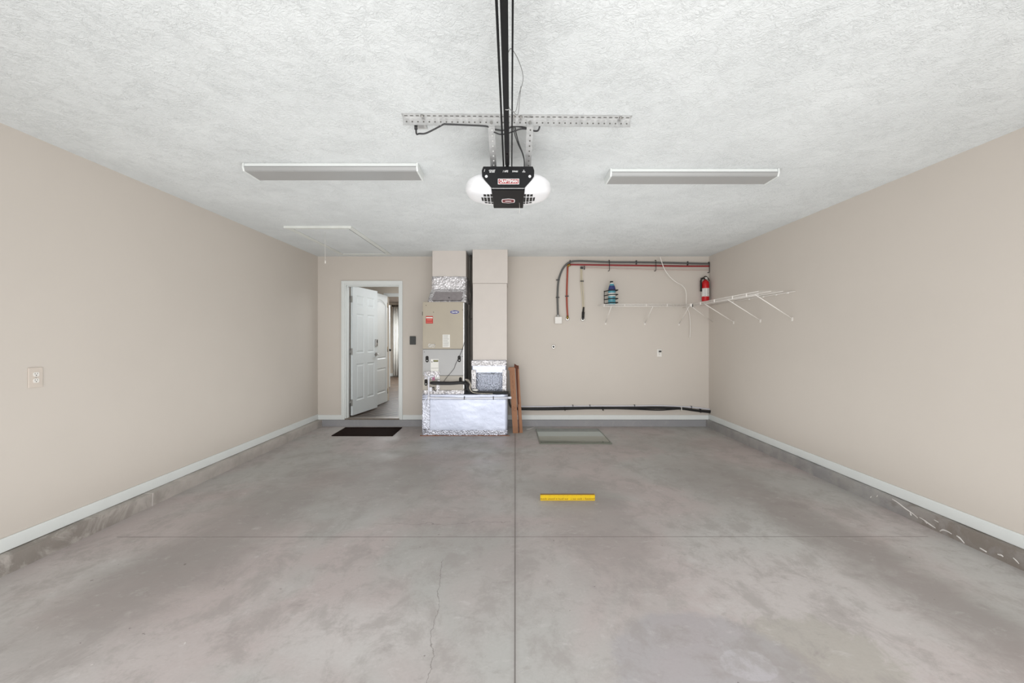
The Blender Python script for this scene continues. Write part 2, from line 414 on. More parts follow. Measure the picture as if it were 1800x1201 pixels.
# door casing and jamb
b = MB()
zt = Z(493.7, YB)
def casing(b, x0, x1, z0, z1, w, y, outer_t=.018):
    for (a0, a1, c0, c1) in ((x0-w, x0, z0, z1+w), (x1, x1+w, z0, z1+w), (x0, x1, z1, z1+w)):
        b.box(a0, a1, y-.012, y, c0, c1, .002)
    b.box(x0-w, x0-w+.016, y-outer_t, y-.011, z0, z1+w, .002); b.box(x1+w-.016, x1+w, y-outer_t, y-.011, z0, z1+w, .002)
    b.box(x0-w+.014, x1+w-.014, y-outer_t, y-.011, z1+w-.016, z1+w, .002)
casing(b, DX0, DX1, .1, DZ1, DX0 - CX0, YB)
struct(b.build('trim_4', white_m), 'white casing around the house doorway', 'door casing')
b = MB()
b.box(DX0, DX0+.018, YB, YB+.14, .118, DZ1).box(DX1-.012, DX1, YB, YB+.14, .118, DZ1).box(DX0+.018, DX1-.012, YB, YB+.14, DZ1-.018, DZ1)
b.box(DX0+.018, DX0+.032, YB+.045, YB+.098, .118, DZ1-.018).box(DX1-.026, DX1-.012, YB+.045, YB+.098, .118, DZ1-.018).box(DX0+.032, DX1-.026, YB+.045, YB+.098, DZ1-.032, DZ1-.018)
struct(b.build('trim_5', white_m), 'white door jamb and stop in the house doorway', 'door jamb')
thr = mat('worn_aluminium_threshold', (128, 118, 108), 0.45, 0.3, var=0.1, vscale=20)
struct(MB().box(DX0, DX1, YB-.004, YB+.14, .098, .118, .003).build('trim_6', thr), 'dull metal threshold under the house door', 'threshold')

# house beyond the doorway
def wood_floor():
    t = NT('wood_look_plank_tile')
    mp = t.n('ShaderNodeMapping'); mp.inputs['Rotation'].default_value = (0, 0, R(128)); t.link(t.pos(), mp.inputs[0])
    br = t.n('ShaderNodeTexBrick'); t.link(mp.outputs[0], br.inputs[0])
    br.inputs['Color1'].default_value = lin(70, 54, 42); br.inputs['Color2'].default_value = lin(50, 39, 31)
    br.inputs['Mortar'].default_value = lin(126, 114, 102); br.inputs['Scale'].default_value = 1.0
    br.inputs['Brick Width'].default_value = 0.9; br.inputs['Row Height'].default_value = 0.16; br.inputs['Mortar Size'].default_value = 0.008
    c = t.mix(t.ss(t.noise(12, 4), 0.4, 0.7, 0, 0.4), br.outputs[0], lin(56, 43, 34))
    t.link(c, t.b.inputs['Base Color']); t.b.inputs['Roughness'].default_value = 0.45; t.b.inputs['Specular IOR Level'].default_value = 0.25; return t.m
hwall = mat('house_wall_paint', (204, 194, 180), 0.75, var=0.01)
YH = YB + .14
struct(MB().box(-5.5, -.9, YH-.0, 13.9, .02, .117).build('floor_hall', wood_floor()), 'brown wood-look plank floor in the house', 'floor')
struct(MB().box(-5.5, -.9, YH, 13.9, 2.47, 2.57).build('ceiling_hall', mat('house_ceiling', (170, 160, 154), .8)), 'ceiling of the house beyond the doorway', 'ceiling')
struct(MB().box(-3.6, -3.5, YH, 8.35, .117, 2.47).build('wall_hall_left', hwall), 'beige hall wall behind the open doors', 'wall')
struct(MB().box(-1.0, -.9, YH, 13.9, .117, 2.47).build('wall_hall_right', hwall), 'right wall of the house hall', 'wall')
YD = 8.35; H0, H1, HZ = X(681, YD), -1.55, Z(522, YD)
b = MB(); b.box(-3.5, H0, YD, YD+.12, .117, 2.47).box(H1, -1.0, YD, YD+.12, .117, 2.47).box(H0, H1, YD, YD+.12, HZ, 2.47)
struct(b.build('wall_hall_end', hwall), 'beige hall wall with the second doorway', 'wall')
b = MB(); casing(b, H0, H1, .117, HZ, .07, YD)
struct(b.build('trim_7', white_m), 'white casing around the second doorway inside the house', 'door casing')
struct(MB().box(-5.5, -.9, 13.7, 13.8, .117, 2.47).build('wall_bedroom', hwall), 'pale far wall of the room beyond the hall', 'wall')
struct(MB().box(-5.5, -5.4, YD+.12, 13.7, .117, 2.47).build('wall_bedroom_left', hwall), 'left wall of the room beyond the hall', 'wall')
bb('baseboard_bedroom', -5.4, -1.0, 13.685, 13.7, 'white baseboard on the far bedroom wall', .117, .21)

def door_slab(name, hinge, ang, w, h, z0, panels, th=.035, arch=None):
    """hinge: xy of the hinge edge of the visible face; ang: direction of the slab; visible face looks to its right"""
    root = bpy.data.objects.new(name, None); COL.objects.link(root); root.location = (hinge[0], hinge[1], z0)
    Mx = Matrix.Translation((hinge[0], hinge[1], z0)) @ Matrix.Rotation(ang, 4, 'Z')
    b = MB(); b.M = Mx
    # local: x along slab, y = -th..0 thickness with the visible face at y=0 looking to -y
    K = 9
    xs = sorted({0, w} | {p[0] for p in panels} | {p[1] for p in panels}); zs = sorted({0, h} | {p[2] for p in panels} | {p[3] for p in panels})
    for side in (0, 1):
        Y0 = 0 if side == 0 else th; sg = 1 if side == 0 else -1
        for i in range(len(xs)-1):
            for j in range(len(zs)-1):
                hit = [p for p in panels if p[0] <= xs[i]+1e-6 and xs[i+1] <= p[1]+1e-6 and p[2] <= zs[j]+1e-6 and zs[j+1] <= p[3]+1e-6]
                if hit: continue
                b._f([b._v((xs[i], Y0, zs[j])), b._v((xs[i+1], Y0, zs[j])), b._v((xs[i+1], Y0, zs[j+1])), b._v((xs[i], Y0, zs[j+1]))])
        for p in panels:
            x0, x1, z_0, z_1 = p[:4]; ar = p[4] if len(p) > 4 else 0
            def loop(inset, dep, arch=True):
                a0, a1, c0, c1 = x0+inset, x1-inset, z_0+inset, z_1-inset
                L = [(a0, Y0+sg*dep, c0), (a1, Y0+sg*dep, c0)]
                for k in range(K):
                    u = k/(K-1); xx = a1+(a0-a1)*u
                    drop = ar*(1-math.sin(math.pi*u)**.8) if (ar and arch) else 0
                    L.append((xx, Y0+sg*dep, c1-drop))
                return L
            rings = ([loop(0, 0, False)] if ar else []) + [loop(0.0001, 0), loop(.010, .007), loop(.022, .008), loop(.042, .001)]
            vr = [[b._v(q) for q in r] for r in rings]
            for A, B in zip(vr, vr[1:]):
                for i in range(len(A)):
                    j = (i+1) % len(A); b._f([A[i], A[j], B[j], B[i]])
            b._f(vr[-1])
    for q in (((0,0,0),(0,th,0),(0,th,h),(0,0,h)), ((w,0,0),(w,th,0),(w,th,h),(w,0,h)), ((0,0,0),(w,0,0),(w,th,0),(0,th,0)), ((0,0,h),(w,0,h),(w,th,h),(0,th,h))):
        b._f([b._v(p) for p in q])
    bmesh.ops.remove_doubles(b.bm, verts=b.bm.verts, dist=.0003)
    b.build('slab', door_m, root)
    return root, Mx
six = [(.11, .345, 1.72, 1.89), (.455, .69, 1.72, 1.89), (.11, .345, .97, 1.60), (.455, .69, .97, 1.60), (.11, .345, .22, .80), (.455, .69, .22, .80)]
hA = (X(620, YH+.01), YH+.01); fA = (X(663, 7.45), 7.45)
angA = math.atan2(fA[1]-hA[1], fA[0]-hA[0])
d1, M1 = door_slab('door_1', hA, angA, .80, 2.03, .134, six)
struct(d1, 'white six-panel door standing open into the house', 'door')
# visible face of this slab is local y = 0 side (towards +x)
for k, z in enumerate((1.82, 1.0, .20)):
    b = MB(); b.M = M1; b.box(-.003, -.0005, .001, .034, z-.05, z+.05); b.M = Matrix.Identity(4)
    p = M1 @ Vector((0, .036, z))
    b.cyl((hA[0]-.036, YH+.006, .134+z-.05), (hA[0]-.036, YH+.006, .134+z+.05), .007, 10)
    b.box(DX0+.0185, DX0+.022, YB+.1, YH, .134+z-.05, .134+z+.05)
    b.box(hA[0]-.04, hA[0]-.002, YH+.002, YH+.006, .134+z-.05, .134+z+.05)
    b.build('hinge', chrome, d1)
b = MB(); b.M = M1; b.box(.71, .775, -.026, 0, 1.07, 1.19, .006); b.mi = 1; b.box(.725, .76, -.029, -.026, 1.13, 1.175, .002)
b.mi = 0; b.cyl((.742, -.026, 1.095), (.742, -.034, 1.095), .014, 14)
tag(b.build('deadbolt_keypad', [chrome, ink], d1), 'nickel keypad deadbolt')
b = MB(); b.M = M1; b.cyl((.742, 0, .93), (.742, -.012, .93), .032, 20); b.cyl((.742, -.012, .93), (.742, -.05, .93), .011, 12)
b.tube([(.742, -.048, .93), (.70, -.052, .932), (.64, -.05, .930), (.62, -.045, .928)], .009, 10, 4)
b.build('lever_handle', chrome, d1)
b = MB(); b.M = M1; b.cyl((.742, .035, .93), (.742, .047, .93), .032, 20); b.cyl((.742, .047, .93), (.742, .085, .93), .011, 12)
b.tube([(.742, .083, .93), (.70, .087, .932), (.63, .082, .928)], .009, 10, 4)
b.build('lever_handle', chrome, d1)
# second door: hinged at the far doorway, open towards us; seen on its right face
two = [(.12, .70, .83, 1.93, .10), (.12, .70, .20, .66)]
near = (X(652.5, 7.44), 7.44); far = (X(681, 8.22), 8.22)
ang2 = math.atan2(far[1]-near[1], far[0]-near[0])
d2, M2 = door_slab('door_2', near, ang2, .785, 2.03, .128, two)
struct(d2, 'white arched two-panel door behind the open house door', 'door')
for z in (1.85, 1.0, .2):
    b = MB(); b.M = M2; b.cyl((.792, .0, z-.05), (.792, .0, z+.05), .007, 8); b.build('hinge', brass, d2)
b = MB(); b.M = M2; b.lathe([(.03, 0), (.03, .01), (.012, .012), (.012, .03), (.028, .04), (.03, .055), (.012, .066)], (.06, 0, .93), 'y', 16); b.build('door_knob', brass, d2)
a3 = math.atan2(.66, -.40)
d3, M3 = door_slab('door_3', (-3.005, 10.62), a3, .76, 2.03, .13, two)
struct(d3, 'white door edge far inside the second room', 'door')
b = MB(); b.cyl((-3.005, 10.62, 1.05), (-2.985, 10.56, 1.05), .012, 10); b.lathe([(.01, 0), (.026, .008), (.03, .022), (.022, .038), (.004, .044)], (-2.985, 10.575, 1.05), 'y', 14); b.build('door_knob', hole_m, d3)

# curtain and rod
YC = 13.5
b = MB(); b.cyl((X(694, YC), YC, Z(538, YC)), (-2.4, YC, Z(538, YC)), .016, 12)
b.lathe([(.0, -.10), (.02, -.09), (.035, -.07), (.03, -.05), (.015, -.04), (.03, -.02), (.018, 0), (.018, .05)], (X(694, YC), YC, Z(538, YC)), 'x', 14)
b.box(-3.36, -3.33, YC-.01, 13.7, Z(538, YC)-.02, Z(538, YC)+.02)
tag(b.build('curtain_rod', hole_m), 'black curtain rod with finial on the far room wall', 'curtain rod')
rings = []
N = 60
for z in (.16, 1.2, Z(540, YC)):
    rings.append([(X(691, YC) + .75*k/N, YC - .01 + .045*math.sin(k*1.15) * (1 if z < 2 else .6), z) for k in range(N+1)])
b = MB(); b.loops(rings, cap=False, close=False)
o = b.build('curtain', mat('white_curtain_cloth', (228, 226, 220), .8)); sm = o.modifiers.new('s', 'SOLIDIFY'); sm.thickness = .004
tag(o, 'white pleated curtain hanging from the black rod in the far room', 'curtain')

# ------------------------------------------------------------------ attic hatch
hx0, hx1, hy0, hy1 = -2.47, -1.83, 4.79, 6.28
t_ = thing('attic_hatch', 'white framed attic access hatch in the ceiling above the house door', 'attic hatch', ((hx0+hx1)/2, (hy0+hy1)/2, ZC-.02))
b = MB(); w_ = .055
b.box(hx0-w_, hx1+w_, hy0-w_, hy0, ZC-.024, ZC, .002); b.box(hx0-w_, hx1+w_, hy1, hy1+w_, ZC-.012, ZC, .002)
b.box(hx0-w_, hx0, hy0, hy1, ZC-.012, ZC, .002); b.box(hx1, hx1+w_, hy0, hy1, ZC-.012, ZC, .002)
b.build('frame', mat('hatch_trim_paint', (224, 226, 221), .5), t_)
b = MB(); b.box(hx0+.006, hx1-.006, hy0+.006, hy1-.006, ZC-.006, ZC); b.build('panel', ceil_m, t_)
b = MB(); b.box(hx1-.012, hx1-.0005, hy0+.02, hy1-.02, ZC-.007, ZC-.001); tag(b.build('gap_shade_strip', hole_m, t_), 'dark strip painted as the shade in the gap along the right edge')  # solid dark strip stands in for the shade inside the hatch gap
b = MB(); px_ = X(571.5, 5.0); b.tube([(px_, 5.0, ZC-.006), (px_, 5.0, 2.4), (px_+.002, 5.0, 2.25)], .0016, 6)
b.lathe([(.003, .02), (.007, .01), (.008, -.01), (.003, -.02)], (px_+.002, 5.0, 2.24), 'z', 8); b.build('pull_cord', white_p, t_)

# ------------------------------------------------------------------ ceiling lights
def ceiling_light(x0, x1, y0, y1, label):
    cx, cy = (x0+x1)/2, (y0+y1)/2; zb = 2.54
    t = thing('ceiling_light', label, 'ceiling light', (cx, cy, zb), 'unlit fluorescent fixtures on the ceiling')
    b = MB(); b.box(x0+.004, x1-.004, y0+.004, y1-.004, ZC-.022, ZC, .003); b.build('housing', white_m, t)
    prof = [(y0+.002, ZC-.022), (y0-.002, ZC-.030), (y0+.006, zb+.002), (y0+.018, zb-.002), (y1-.018, zb-.002), (y1-.006, zb+.002), (y1+.002, ZC-.030), (y1-.002, ZC-.022)]
    b = MB(); b.prism(prof, x0+.012, x1-.012, 'yz'); b.build('diffuser', mat('grey_acrylic_diffuser', (158, 158, 157), .3, var=.01), t)
    for (a, c) in ((x0, x0+.012), (x1-.012, x1)):
        b = MB(); pr = [(y0-.004, ZC-.001), (y0-.006, ZC-.032), (y0+.006, zb-.004), (y1-.006, zb-.004), (y1+.006, ZC-.032), (y1+.004, ZC-.001)]
        b.prism(pr, a, c, 'yz'); b.build('end_cap', white_m, t)
    return t
ceiling_light(-1.906, -.66, 3.03, 3.235, 'long unlit ceiling fixture left of the garage door opener')
ceiling_light(.729, 1.97, 3.13, 3.315, 'long unlit ceiling fixture right of the garage door opener')

# ------------------------------------------------------------------ garage door opener
GX = -.0175; gy0, gy1, gz0, gz1 = 2.655, 3.02, 2.272, 2.414
t_ = thing('garage_door_opener', 'black and white belt-drive garage door opener hung from the ceiling', 'garage door opener', (GX, 2.84, gz0))
b = MB(); b.box(GX-.10, GX+.10, gy0+.006, gy1, gz0+.012, gz1-.004, .01); b.build('housing', black_m, t_)
# front plate
plate = [(-.160, gz1), (-.17, gz1-.025), (-.168, gz1-.06), (-.150, gz1-.085), (-.108, gz0+.012), (-.100, gz0), (.100, gz0), (.108, gz0+.012), (.150, gz1-.085), (.168, gz1-.06), (.17, gz1-.025), (.160, gz1)]
plate = [(GX + a*.96, z) for a, z in plate]
b = MB(); b.prism(plate, gy0-.006, gy0+.006, 'xz')
fp = b.build('front_plate', black_m, t_)
for sx in (-.142, .142):
    b = MB(); b.cyl((GX+sx*.95, gy0-.0075, gz1-.062), (GX+sx*.95, gy0-.006, gz1-.062), .0085, 16); tag(b.build('screw_cap', lens_m, fp), 'white round cap')
b = MB(); b.box(GX-.066+.003, GX+.066+.003, gy0-.0085, gy0-.006, 2.303, 2.337); b.mi = 1; b.box(GX-.062+.003, GX+.062+.003, gy0-.0092, gy0-.0084, 2.3065, 2.3335)
b.mi = 0; b.text('CRAFTSMAN', .026, (GX+.003, gy0-.0100, 2.3197), width=.112, bold=.035)
tag(b.build('brand_badge', [print_w, mat('badge_red', (150, 20, 24), .4, var=0)], fp), 'red badge with white lettering')
for tx, sz, dx, dz, wd, sh in (('ULTRA-QUIET\nBELT DRIVE', .011, -.100, .384, .040, .3), ('1 HPS', .017, -.018, .383, .034, .3), ('DURABLE', .013, .043, .383, .036, .2), ('DC\nMOTOR', .010, .098, .384, .018, 0), ('/', .022, -.146, .388, .006, 0)):
    b = MB(); b.text(tx, sz, (GX+dx, gy0-.0068, 2+dz), shear=sh, width=wd, extrude=.0008); tag(b.build('lettering', print_w, fp), 'small white lettering')
b = MB(); b.box(GX-.100, GX+.100, gy0-.009, gy0-.004, gz0+.004, gz0+.0075, .001); tag(b.build('trim_strip', galv, fp), 'thin bright strip')
# belly cover with emblem
b = MB(); b.box(GX-.104, GX+.104, gy0-.002, gy1+.004, gz0-.004, gz0+.012, .004)
bel = b.build('belly_cover', mat('gloss_black_plastic', (8, 8, 10), .4, var=0, spec=.12), t_)
def hexpoly(cx, cy, w, h): return [(cx-w, cy), (cx-w*.92, cy-h), (cx+0, cy-h*1.35), (cx+w*.92, cy-h), (cx+w, cy), (cx+w*.92, cy+h), (cx, cy+h*1.35), (cx-w*.92, cy+h)]
b = MB(); ey = 2.86
b.prism(hexpoly(GX, ey, .045, .034), gz0-.0052, gz0-.004, 'xy'); b.mi = 1; b.prism(hexpoly(GX, ey, .040, .028), gz0-.0056, gz0-.005, 'xy')
b.mi = 2; b.prism(hexpoly(GX, ey, .034, .022), gz0-.006, gz0-.0054, 'xy'); b.mi = 1; b.prism(hexpoly(GX, ey, .030, .012), gz0-.0064, gz0-.0058, 'xy')
b.mi = 0; b.box(GX-.02, GX+.02, ey-.006, ey+.006, gz0-.0068, gz0-.0062)
tag(b.build('emblem', [print_w, mat('emblem_red', (150, 50, 55), .4, var=0), black_m], bel), 'small red and white hexagonal emblem')
# light lenses
cyL, hdL, czL, hhL = 2.845, .180, 2.338, .070
def lens_r(t): return max(0.0, 1 - t**2.3) ** .5
for s in (-1, 1):
    rings = []
    nT = 16; seg = 32; x_in = .088; L = .195
    for i in range(nT + 1):
        t = math.sin(i / nT * math.pi / 2); t = min(t, .9995)
        r = lens_r(t)
        ring = []
        for k in range(seg):
            a = 2*math.pi*k/seg; ca, sa = math.cos(a), math.sin(a)
            e = .55
            yy = hdL * (abs(ca)**e) * (1 if ca > 0 else -1) * r; zz = hhL * (abs(sa)**e) * (1 if sa > 0 else -1) * (r**.75)
            ring.append((GX + s*(x_in + L*t), cyL + yy, czL + zz))
        rings.append(ring)
    b = MB(); b.loops(rings); ln = b.build('light_lens', lens_m, t_)
    # vent openings on the underside
    b = MB(); ph = .0012
    cols = [(.098, .115), (.120, .137), (.142, .159), (.164, .176)]
    rows = [(2.735, 2.775, 3), (2.787, 2.885, 4), (2.897, 2.925, 3)]
    for r0, r1, nc in rows:
        for c0, c1 in cols[:nc]:
            pts = []
            sh = (c0 - .094) * .22
            ra, rb = (r0 + sh, r1 - sh) if nc == 4 else (r0 + sh*.8, r1+sh*.2) if r0 < 2.8 else (r0 - sh*.4, r1 - sh*1.)
            for (xx, yy) in ((c0, ra), (c1, ra), (c1, rb), (c0, rb)):
                tt = (xx - x_in) / L; r = lens_r(tt); q = min(1, abs(yy - cyL) / (hdL * r))
                zz = hhL * (r**.75) * (1 - q ** (2/.55)) ** (.55/2)
                pts.append((GX + s*xx, yy, czL - zz - ph))
            b._f([b._v(p) for p in pts])
    o = b.build('vent', hole_m, ln); sm = o.modifiers.new('s', 'SOLIDIFY'); sm.thickness = .0015
# rail, belts
RX = -.022; RZ = 2.424
b = MB(); b.box(RX-.013, RX+.013, YF+.02, 2.62, RZ-.014, RZ+.014, .002); b.box(RX-.010, RX+.010, 2.60, 2.76, RZ-.012, RZ+.010)
rl = b.build('rail', rail_m, t_)
b = MB(); b.lathe([(.006, 0), (.006, .003), (.003, .004)], (RX+.001, 2.46, RZ-.014), 'z', 10)
b.M = Matrix.Identity(4); b.build('bolt', galv, rl)
b = MB(); b.tube([(RX-.004, 1.98, RZ-.0145), (RX+.006, 1.98, RZ-.016), (RX+.013, 1.98, RZ-.013)], .002, 6); b.build('clip', galv, rl)
b = MB(); b.box(RX-.0285, RX-.0215, YF+.05, 2.70, RZ-.004, RZ+.006)
for k in range(170): b.box(RX-.0215, RX-.0195, .9+k*.0104, .905+k*.0104, RZ-.004, RZ+.006)
tag(b.build('belt', rail_m, t_), 'toothed drive belt on the left of the rail')
b = MB(); b.box(RX+.0245, RX+.0315, YF+.05, 2.70, RZ-.004, RZ+.006); tag(b.build('belt', rail_m, t_), 'drive belt on the right of the rail')
b = MB(); b.tube([(RX+.012, 1.62, RZ+.01), (RX+.025, 1.63, RZ+.03), (RX+.055, 1.75, RZ+.06), (RX+.075, 1.83, RZ+.04), (RX+.06, 1.93, RZ+.03), (RX+.045, 2.02, RZ+.0), (RX+.02, 2.0, RZ-.004), (RX+.012, 1.98, RZ)], .0014, 6, 6)
b.tube([(RX+.066, 1.88, RZ+.035), (RX+.062, 1.97, RZ+.02), (RX+.055, 2.05, RZ-.002), (RX+.03, 2.02, RZ)], .0014, 6, 6)
tag(b.build('rail_wire', mat('grey_bell_wire', (120, 120, 118), .5), t_), 'thin grey wire looping beside the rail')
b = MB(); b.tube([(GX+.075, gy1-.12, gz0+.004), (GX+.077, gy1-.12, gz0-.04), (GX+.076, gy1-.12, gz0-.075)], .0009, 5); b.build('antenna_wire', white_p, t_)

# angle iron bracket on the ceiling, straps
bx0, bx1 = X(709, 2.405), X(1107, 2.43)
t_ = thing('mounting_bracket', 'perforated galvanized angle iron screwed across the ceiling above the opener', 'bracket', ((bx0+bx1)/2, 2.41, ZC-.045))
b = MB(); b.M = Matrix.Translation(((bx0+bx1)/2, 2.412, ZC)) @ Matrix.Rotation(R(1.1), 4, 'Z')
Lh = (bx1-bx0)/2
b.box(-Lh, Lh, -.042, 0, -.004, 0); b.box(-Lh, Lh, -.003, 0, -.046, 0)
b.mi = 1
for k in range(40):
    xx = -Lh + .02 + k*(2*Lh-.04)/39
    b.cyl((xx, -.0036, -.028), (xx, -.0030, -.028), .0045, 10)
    b.box(xx-.009, xx+.009, -.026, -.018, -.0046, -.004)
b.mi = 2
for xx in (-Lh+.11, Lh-.06, .02, -.02): b.lathe([(.009, 0), (.009, -.005), (.004, -.008)], (xx, -.022, -.004), 'z', 8)
b.build('angle_iron', [galv, mat('shadowed_slot_hole', (96, 94, 90), .8), chrome], t_)
for s, xa in ((-1, X(864, 2.42)), (1, X(931.5, 2.42))):
    b = MB(); x0, x1 = xa - .019, xa + .019
    ya, za, yb_, zb_ = 2.408, ZC-.052, 2.74, gz1+.002
    b.hexa([(x0, ya, za), (x1, ya, za), (x1, ya+.003, za-.003), (x0, ya+.003, za-.003)], [(x0, yb_, zb_), (x1, yb_, zb_), (x1, yb_+.003, zb_-.003), (x0, yb_+.003, zb_-.003)])
    b.hexa([(x0, ya, ZC-.012), (x1, ya, ZC-.012), (x1, ya-.003, ZC-.012), (x0, ya-.003, ZC-.012)], [(x0, ya+.001, za), (x1, ya+.001, za), (x1, ya-.003, za), (x0, ya-.003, za)])
    xi = x0 if s < 0 else x1 - .003
    b.hexa([(xi, ya, za+.0), (xi+.003, ya, za), (xi+.003, ya, za+.02), (xi, ya, za+.02)], [(xi, yb_, zb_), (xi+.003, yb_, zb_), (xi+.003, yb_, zb_+.02), (xi, yb_, zb_+.02)])
    b.mi = 1
    for k in range(9):
        u = (k+.5)/9; yy = ya+(yb_-ya)*u; zz = za+(zb_-za)*u
        b.cyl((xa+.003, yy, zz-.001), (xa+.003, yy-.001, zz-.0045), .0042, 8)
    b.mi = 2; b.cyl((xa, ya-.010, ZC-.030), (xa, ya-.003, ZC-.030), .009, 6)
    b.build('hanger_strap', [galv, mat('pale_hole', (225, 225, 222), .8) if s < 0 else mat('shadowed_slot_hole', (96, 94, 90), .8), chrome], t_)
# ceiling outlet with cord
ox = X(737, 2.46)
t_ = thing('ceiling_outlet', 'small grey outlet box on the ceiling under the left end of the bracket', 'outlet', (ox, 2.47, ZC-.012))
b = MB(); b.box(ox-.036, ox+.036, 2.425, 2.52, ZC-.012, ZC, .003); b.build('cover_plate', mat('ceiling_plate_grey', (188, 188, 185), .5), t_)
b = MB(); b.box(ox-.012, ox+.022, 2.47, 2.505, ZC-.0125, ZC-.0118); b.build('receptacle', galv, t_)
b = MB(); cxp = X(731, 2.45)
b.tube([(cxp, 2.452, ZC-.014), (cxp, 2.452, ZC-.045)], .009, 10)
b.tube([(cxp, 2.452, ZC-.04), (cxp+.003, 2.455, ZC-.07), P(737, 235, 2.44), P(748, 234.5, 2.43), P(766, 226, 2.42), P(780, 218.5, 2.40), P(786, 218.5, 2.40), P(820, 220, 2.40), P(855, 222, 2.405), P(861, 226, 2.43), P(872, 228, 2.44), P(886, 229, 2.44), P(905, 222, 2.43), P(930, 226.5, 2.44), P(938, 230, 2.44), P(945, 230, 2.43), P(948, 225, 2.42), P(948.5, 221, 2.42)], .0048, 8, 5)
tag(b.build('power_cord', cable_m), 'dark power cord sagging from the ceiling outlet along the angle iron', 'power cord')
b = MB(); b.tube([P(868, 232, 2.44), P(878, 236, 2.45), P(888, 235.5, 2.45), P(900, 232, 2.44), P(915, 227, 2.43), P(926, 227, 2.43)], .0042, 8, 5)
b.tube([P(904, 216, 2.425), P(907, 233, 2.46), P(912, 252, 2.52), P(919, 270, 2.58), P(921.5, 283, 2.64), P(921.5, 297, 2.70)], .0036, 8, 5)
b.tube([P(902, 222, 2.425), P(905, 237, 2.47), P(911, 254, 2.53), P(917.5, 268, 2.58), P(921, 280, 2.63)], .0030, 8, 5)
tag(b.build('control_cable', cable_m), 'dark twisted cable running down to the top of the opener', 'cable')

# ------------------------------------------------------------------ HVAC
# base plenum
px0, px1, py0, py1, pz = -1.217, -.047, 5.887, 6.488, .565
t_ = thing('return_plenum', 'low wide foil-covered duct box standing on the floor under the air handler', 'duct box', ((px0+px1)/2, (py0+py1)/2, 0))
def wavy_box(x0, x1, y0, y1, z0, z1, amp, n=24):
    b = MB(); b.box(x0, x1, y0, y1, z0, z1)
    bmesh.ops.subdivide_edges(b.bm, edges=b.bm.edges[:], cuts=n, use_grid_fill=True)
    for v in b.bm.verts:
        if v.co.y < y0 + .001: v.co.y += random.uniform(-amp, amp)
        if v.co.x > x1 - .001: v.co.x += random.uniform(-amp, amp)
    for f in b.bm.faces: f.smooth = True
    return b
wavy_box(px0, px1, py0, py1, .0, pz, .0012, 26).build('foil_box', foil_m, t_)
b = wavy_box(px0-.002, px1+.002, py0-.004, py0-.0005, .004, .075, .0015, 16); tag(b.build('foil_tape', foil_t, t_), 'crinkled foil tape along the bottom edge')
b = wavy_box(px0-.004, px0+.10, py0-.005, py0-.0008, .076, .50, .0018, 16); tag(b.build('foil_tape', foil_t, t_), 'crinkled foil tape up the left corner')
b = wavy_box(px0-.003, px1+.003, py0-.006, py0-.001, .502, pz+.001, .0012, 16); tag(b.build('foil_tape', foil_m, t_), 'foil tape along the top edge')
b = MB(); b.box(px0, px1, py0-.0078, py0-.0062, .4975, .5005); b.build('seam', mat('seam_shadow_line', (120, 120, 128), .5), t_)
b = wavy_box(-1.2235, -.649, 5.912, 6.47, pz+.0005, .622, .003, 14); tag(b.build('foil_collar', foil_c, t_), 'bright crinkled foil collar below the air handler')
# expanding foam / sealant line on floor
b = MB()
pts = [(px0-.03 + (px1-px0+.06)*k/40, py0-.012-random.uniform(0, .012), .002) for k in range(41)]
b.tube(pts, .006, 6, radii=[random.uniform(.004, .009) for _ in pts])
tag(b.build('sealant_bead', mat('rusty_brown_sealant', (150, 100, 72), .8, var=.1), t_), 'rusty brown sealant bead at the floor')

# air handler
ax0, ax1, ay0, ay1, az0, az1 = -1.2235, -.649, 5.92, 6.47, .623, 1.847
def AH(px, py, d=0.0): return (X(px, ay0), ay0-d, Z(py, ay0))
t_ = thing('air_handler', 'tan and grey vertical air handler cabinet standing on the foil duct box', 'air handler', ((ax0+ax1)/2, (ay0+ay1)/2, az0))
b = MB(); b.box(ax0+.002, ax1-.002, ay0+.012, ay1, az0, az1, .003)
b.build('cabinet', cab_side, t_)
z1s, z2s = Z(614, ay0), Z(660.5, ay0)
b = MB(); b.box(ax0, ax1, ay0, ay0+.03, z1s+.004, az1+.001, .004); up = b.build('upper_panel', cream_cab, t_)
b = MB(); b.box(ax0, ax1, ay0, ay0+.03, z2s+.003, z1s-.004, .004); md = tag(b.build('access_panel', grey_cab, t_), 'grey access panel')
b = MB(); b.box(ax0, ax1, ay0, ay0+.03, az0, z2s-.003, .004); lo = b.build('lower_panel', mat('warm_grey_enamel', (170, 163, 152), .4, 0, var=.03), t_)
b = MB(); b.box(ax1-.012, ax1+.002, ay0-.002, ay0+.03, az0+.02, az1-.01, .001); tag(b.build('corner_strip', galv, t_), 'bright metal corner strip')
def oval(cx, cz, w, h, n=28): return [(cx+w*math.cos(2*math.pi*k/n), cz+h*math.sin(2*math.pi*k/n)) for k in range(n)]
bxx, _, bzz = AH(799.2, 548.8)
b = MB(); b.mi = 1; b.prism(oval(bxx, bzz, .064, .026), ay0-.0015, ay0, 'xz'); b.mi = 0; b.prism(oval(bxx, bzz, .061, .0235), ay0-.003, ay0-.0012, 'xz')
b.mi = 2; b.text('Carrier', .034, (bxx, ay0-.0034, bzz+.001), width=.088, shear=.25)
tag(b.build('badge', [badge_blue, mat('badge_rim', (170, 165, 190), .4), print_w], up), 'blue oval badge with white script')
x, _, z = AH(754.8, 562.3); b = MB(); b.box(x-.05, x+.05, ay0-.0012, ay0, z-.052, z+.052); b.mi = 1; b.box(x-.045, x+.045, ay0-.0018, ay0-.001, z+.020, z+.037)
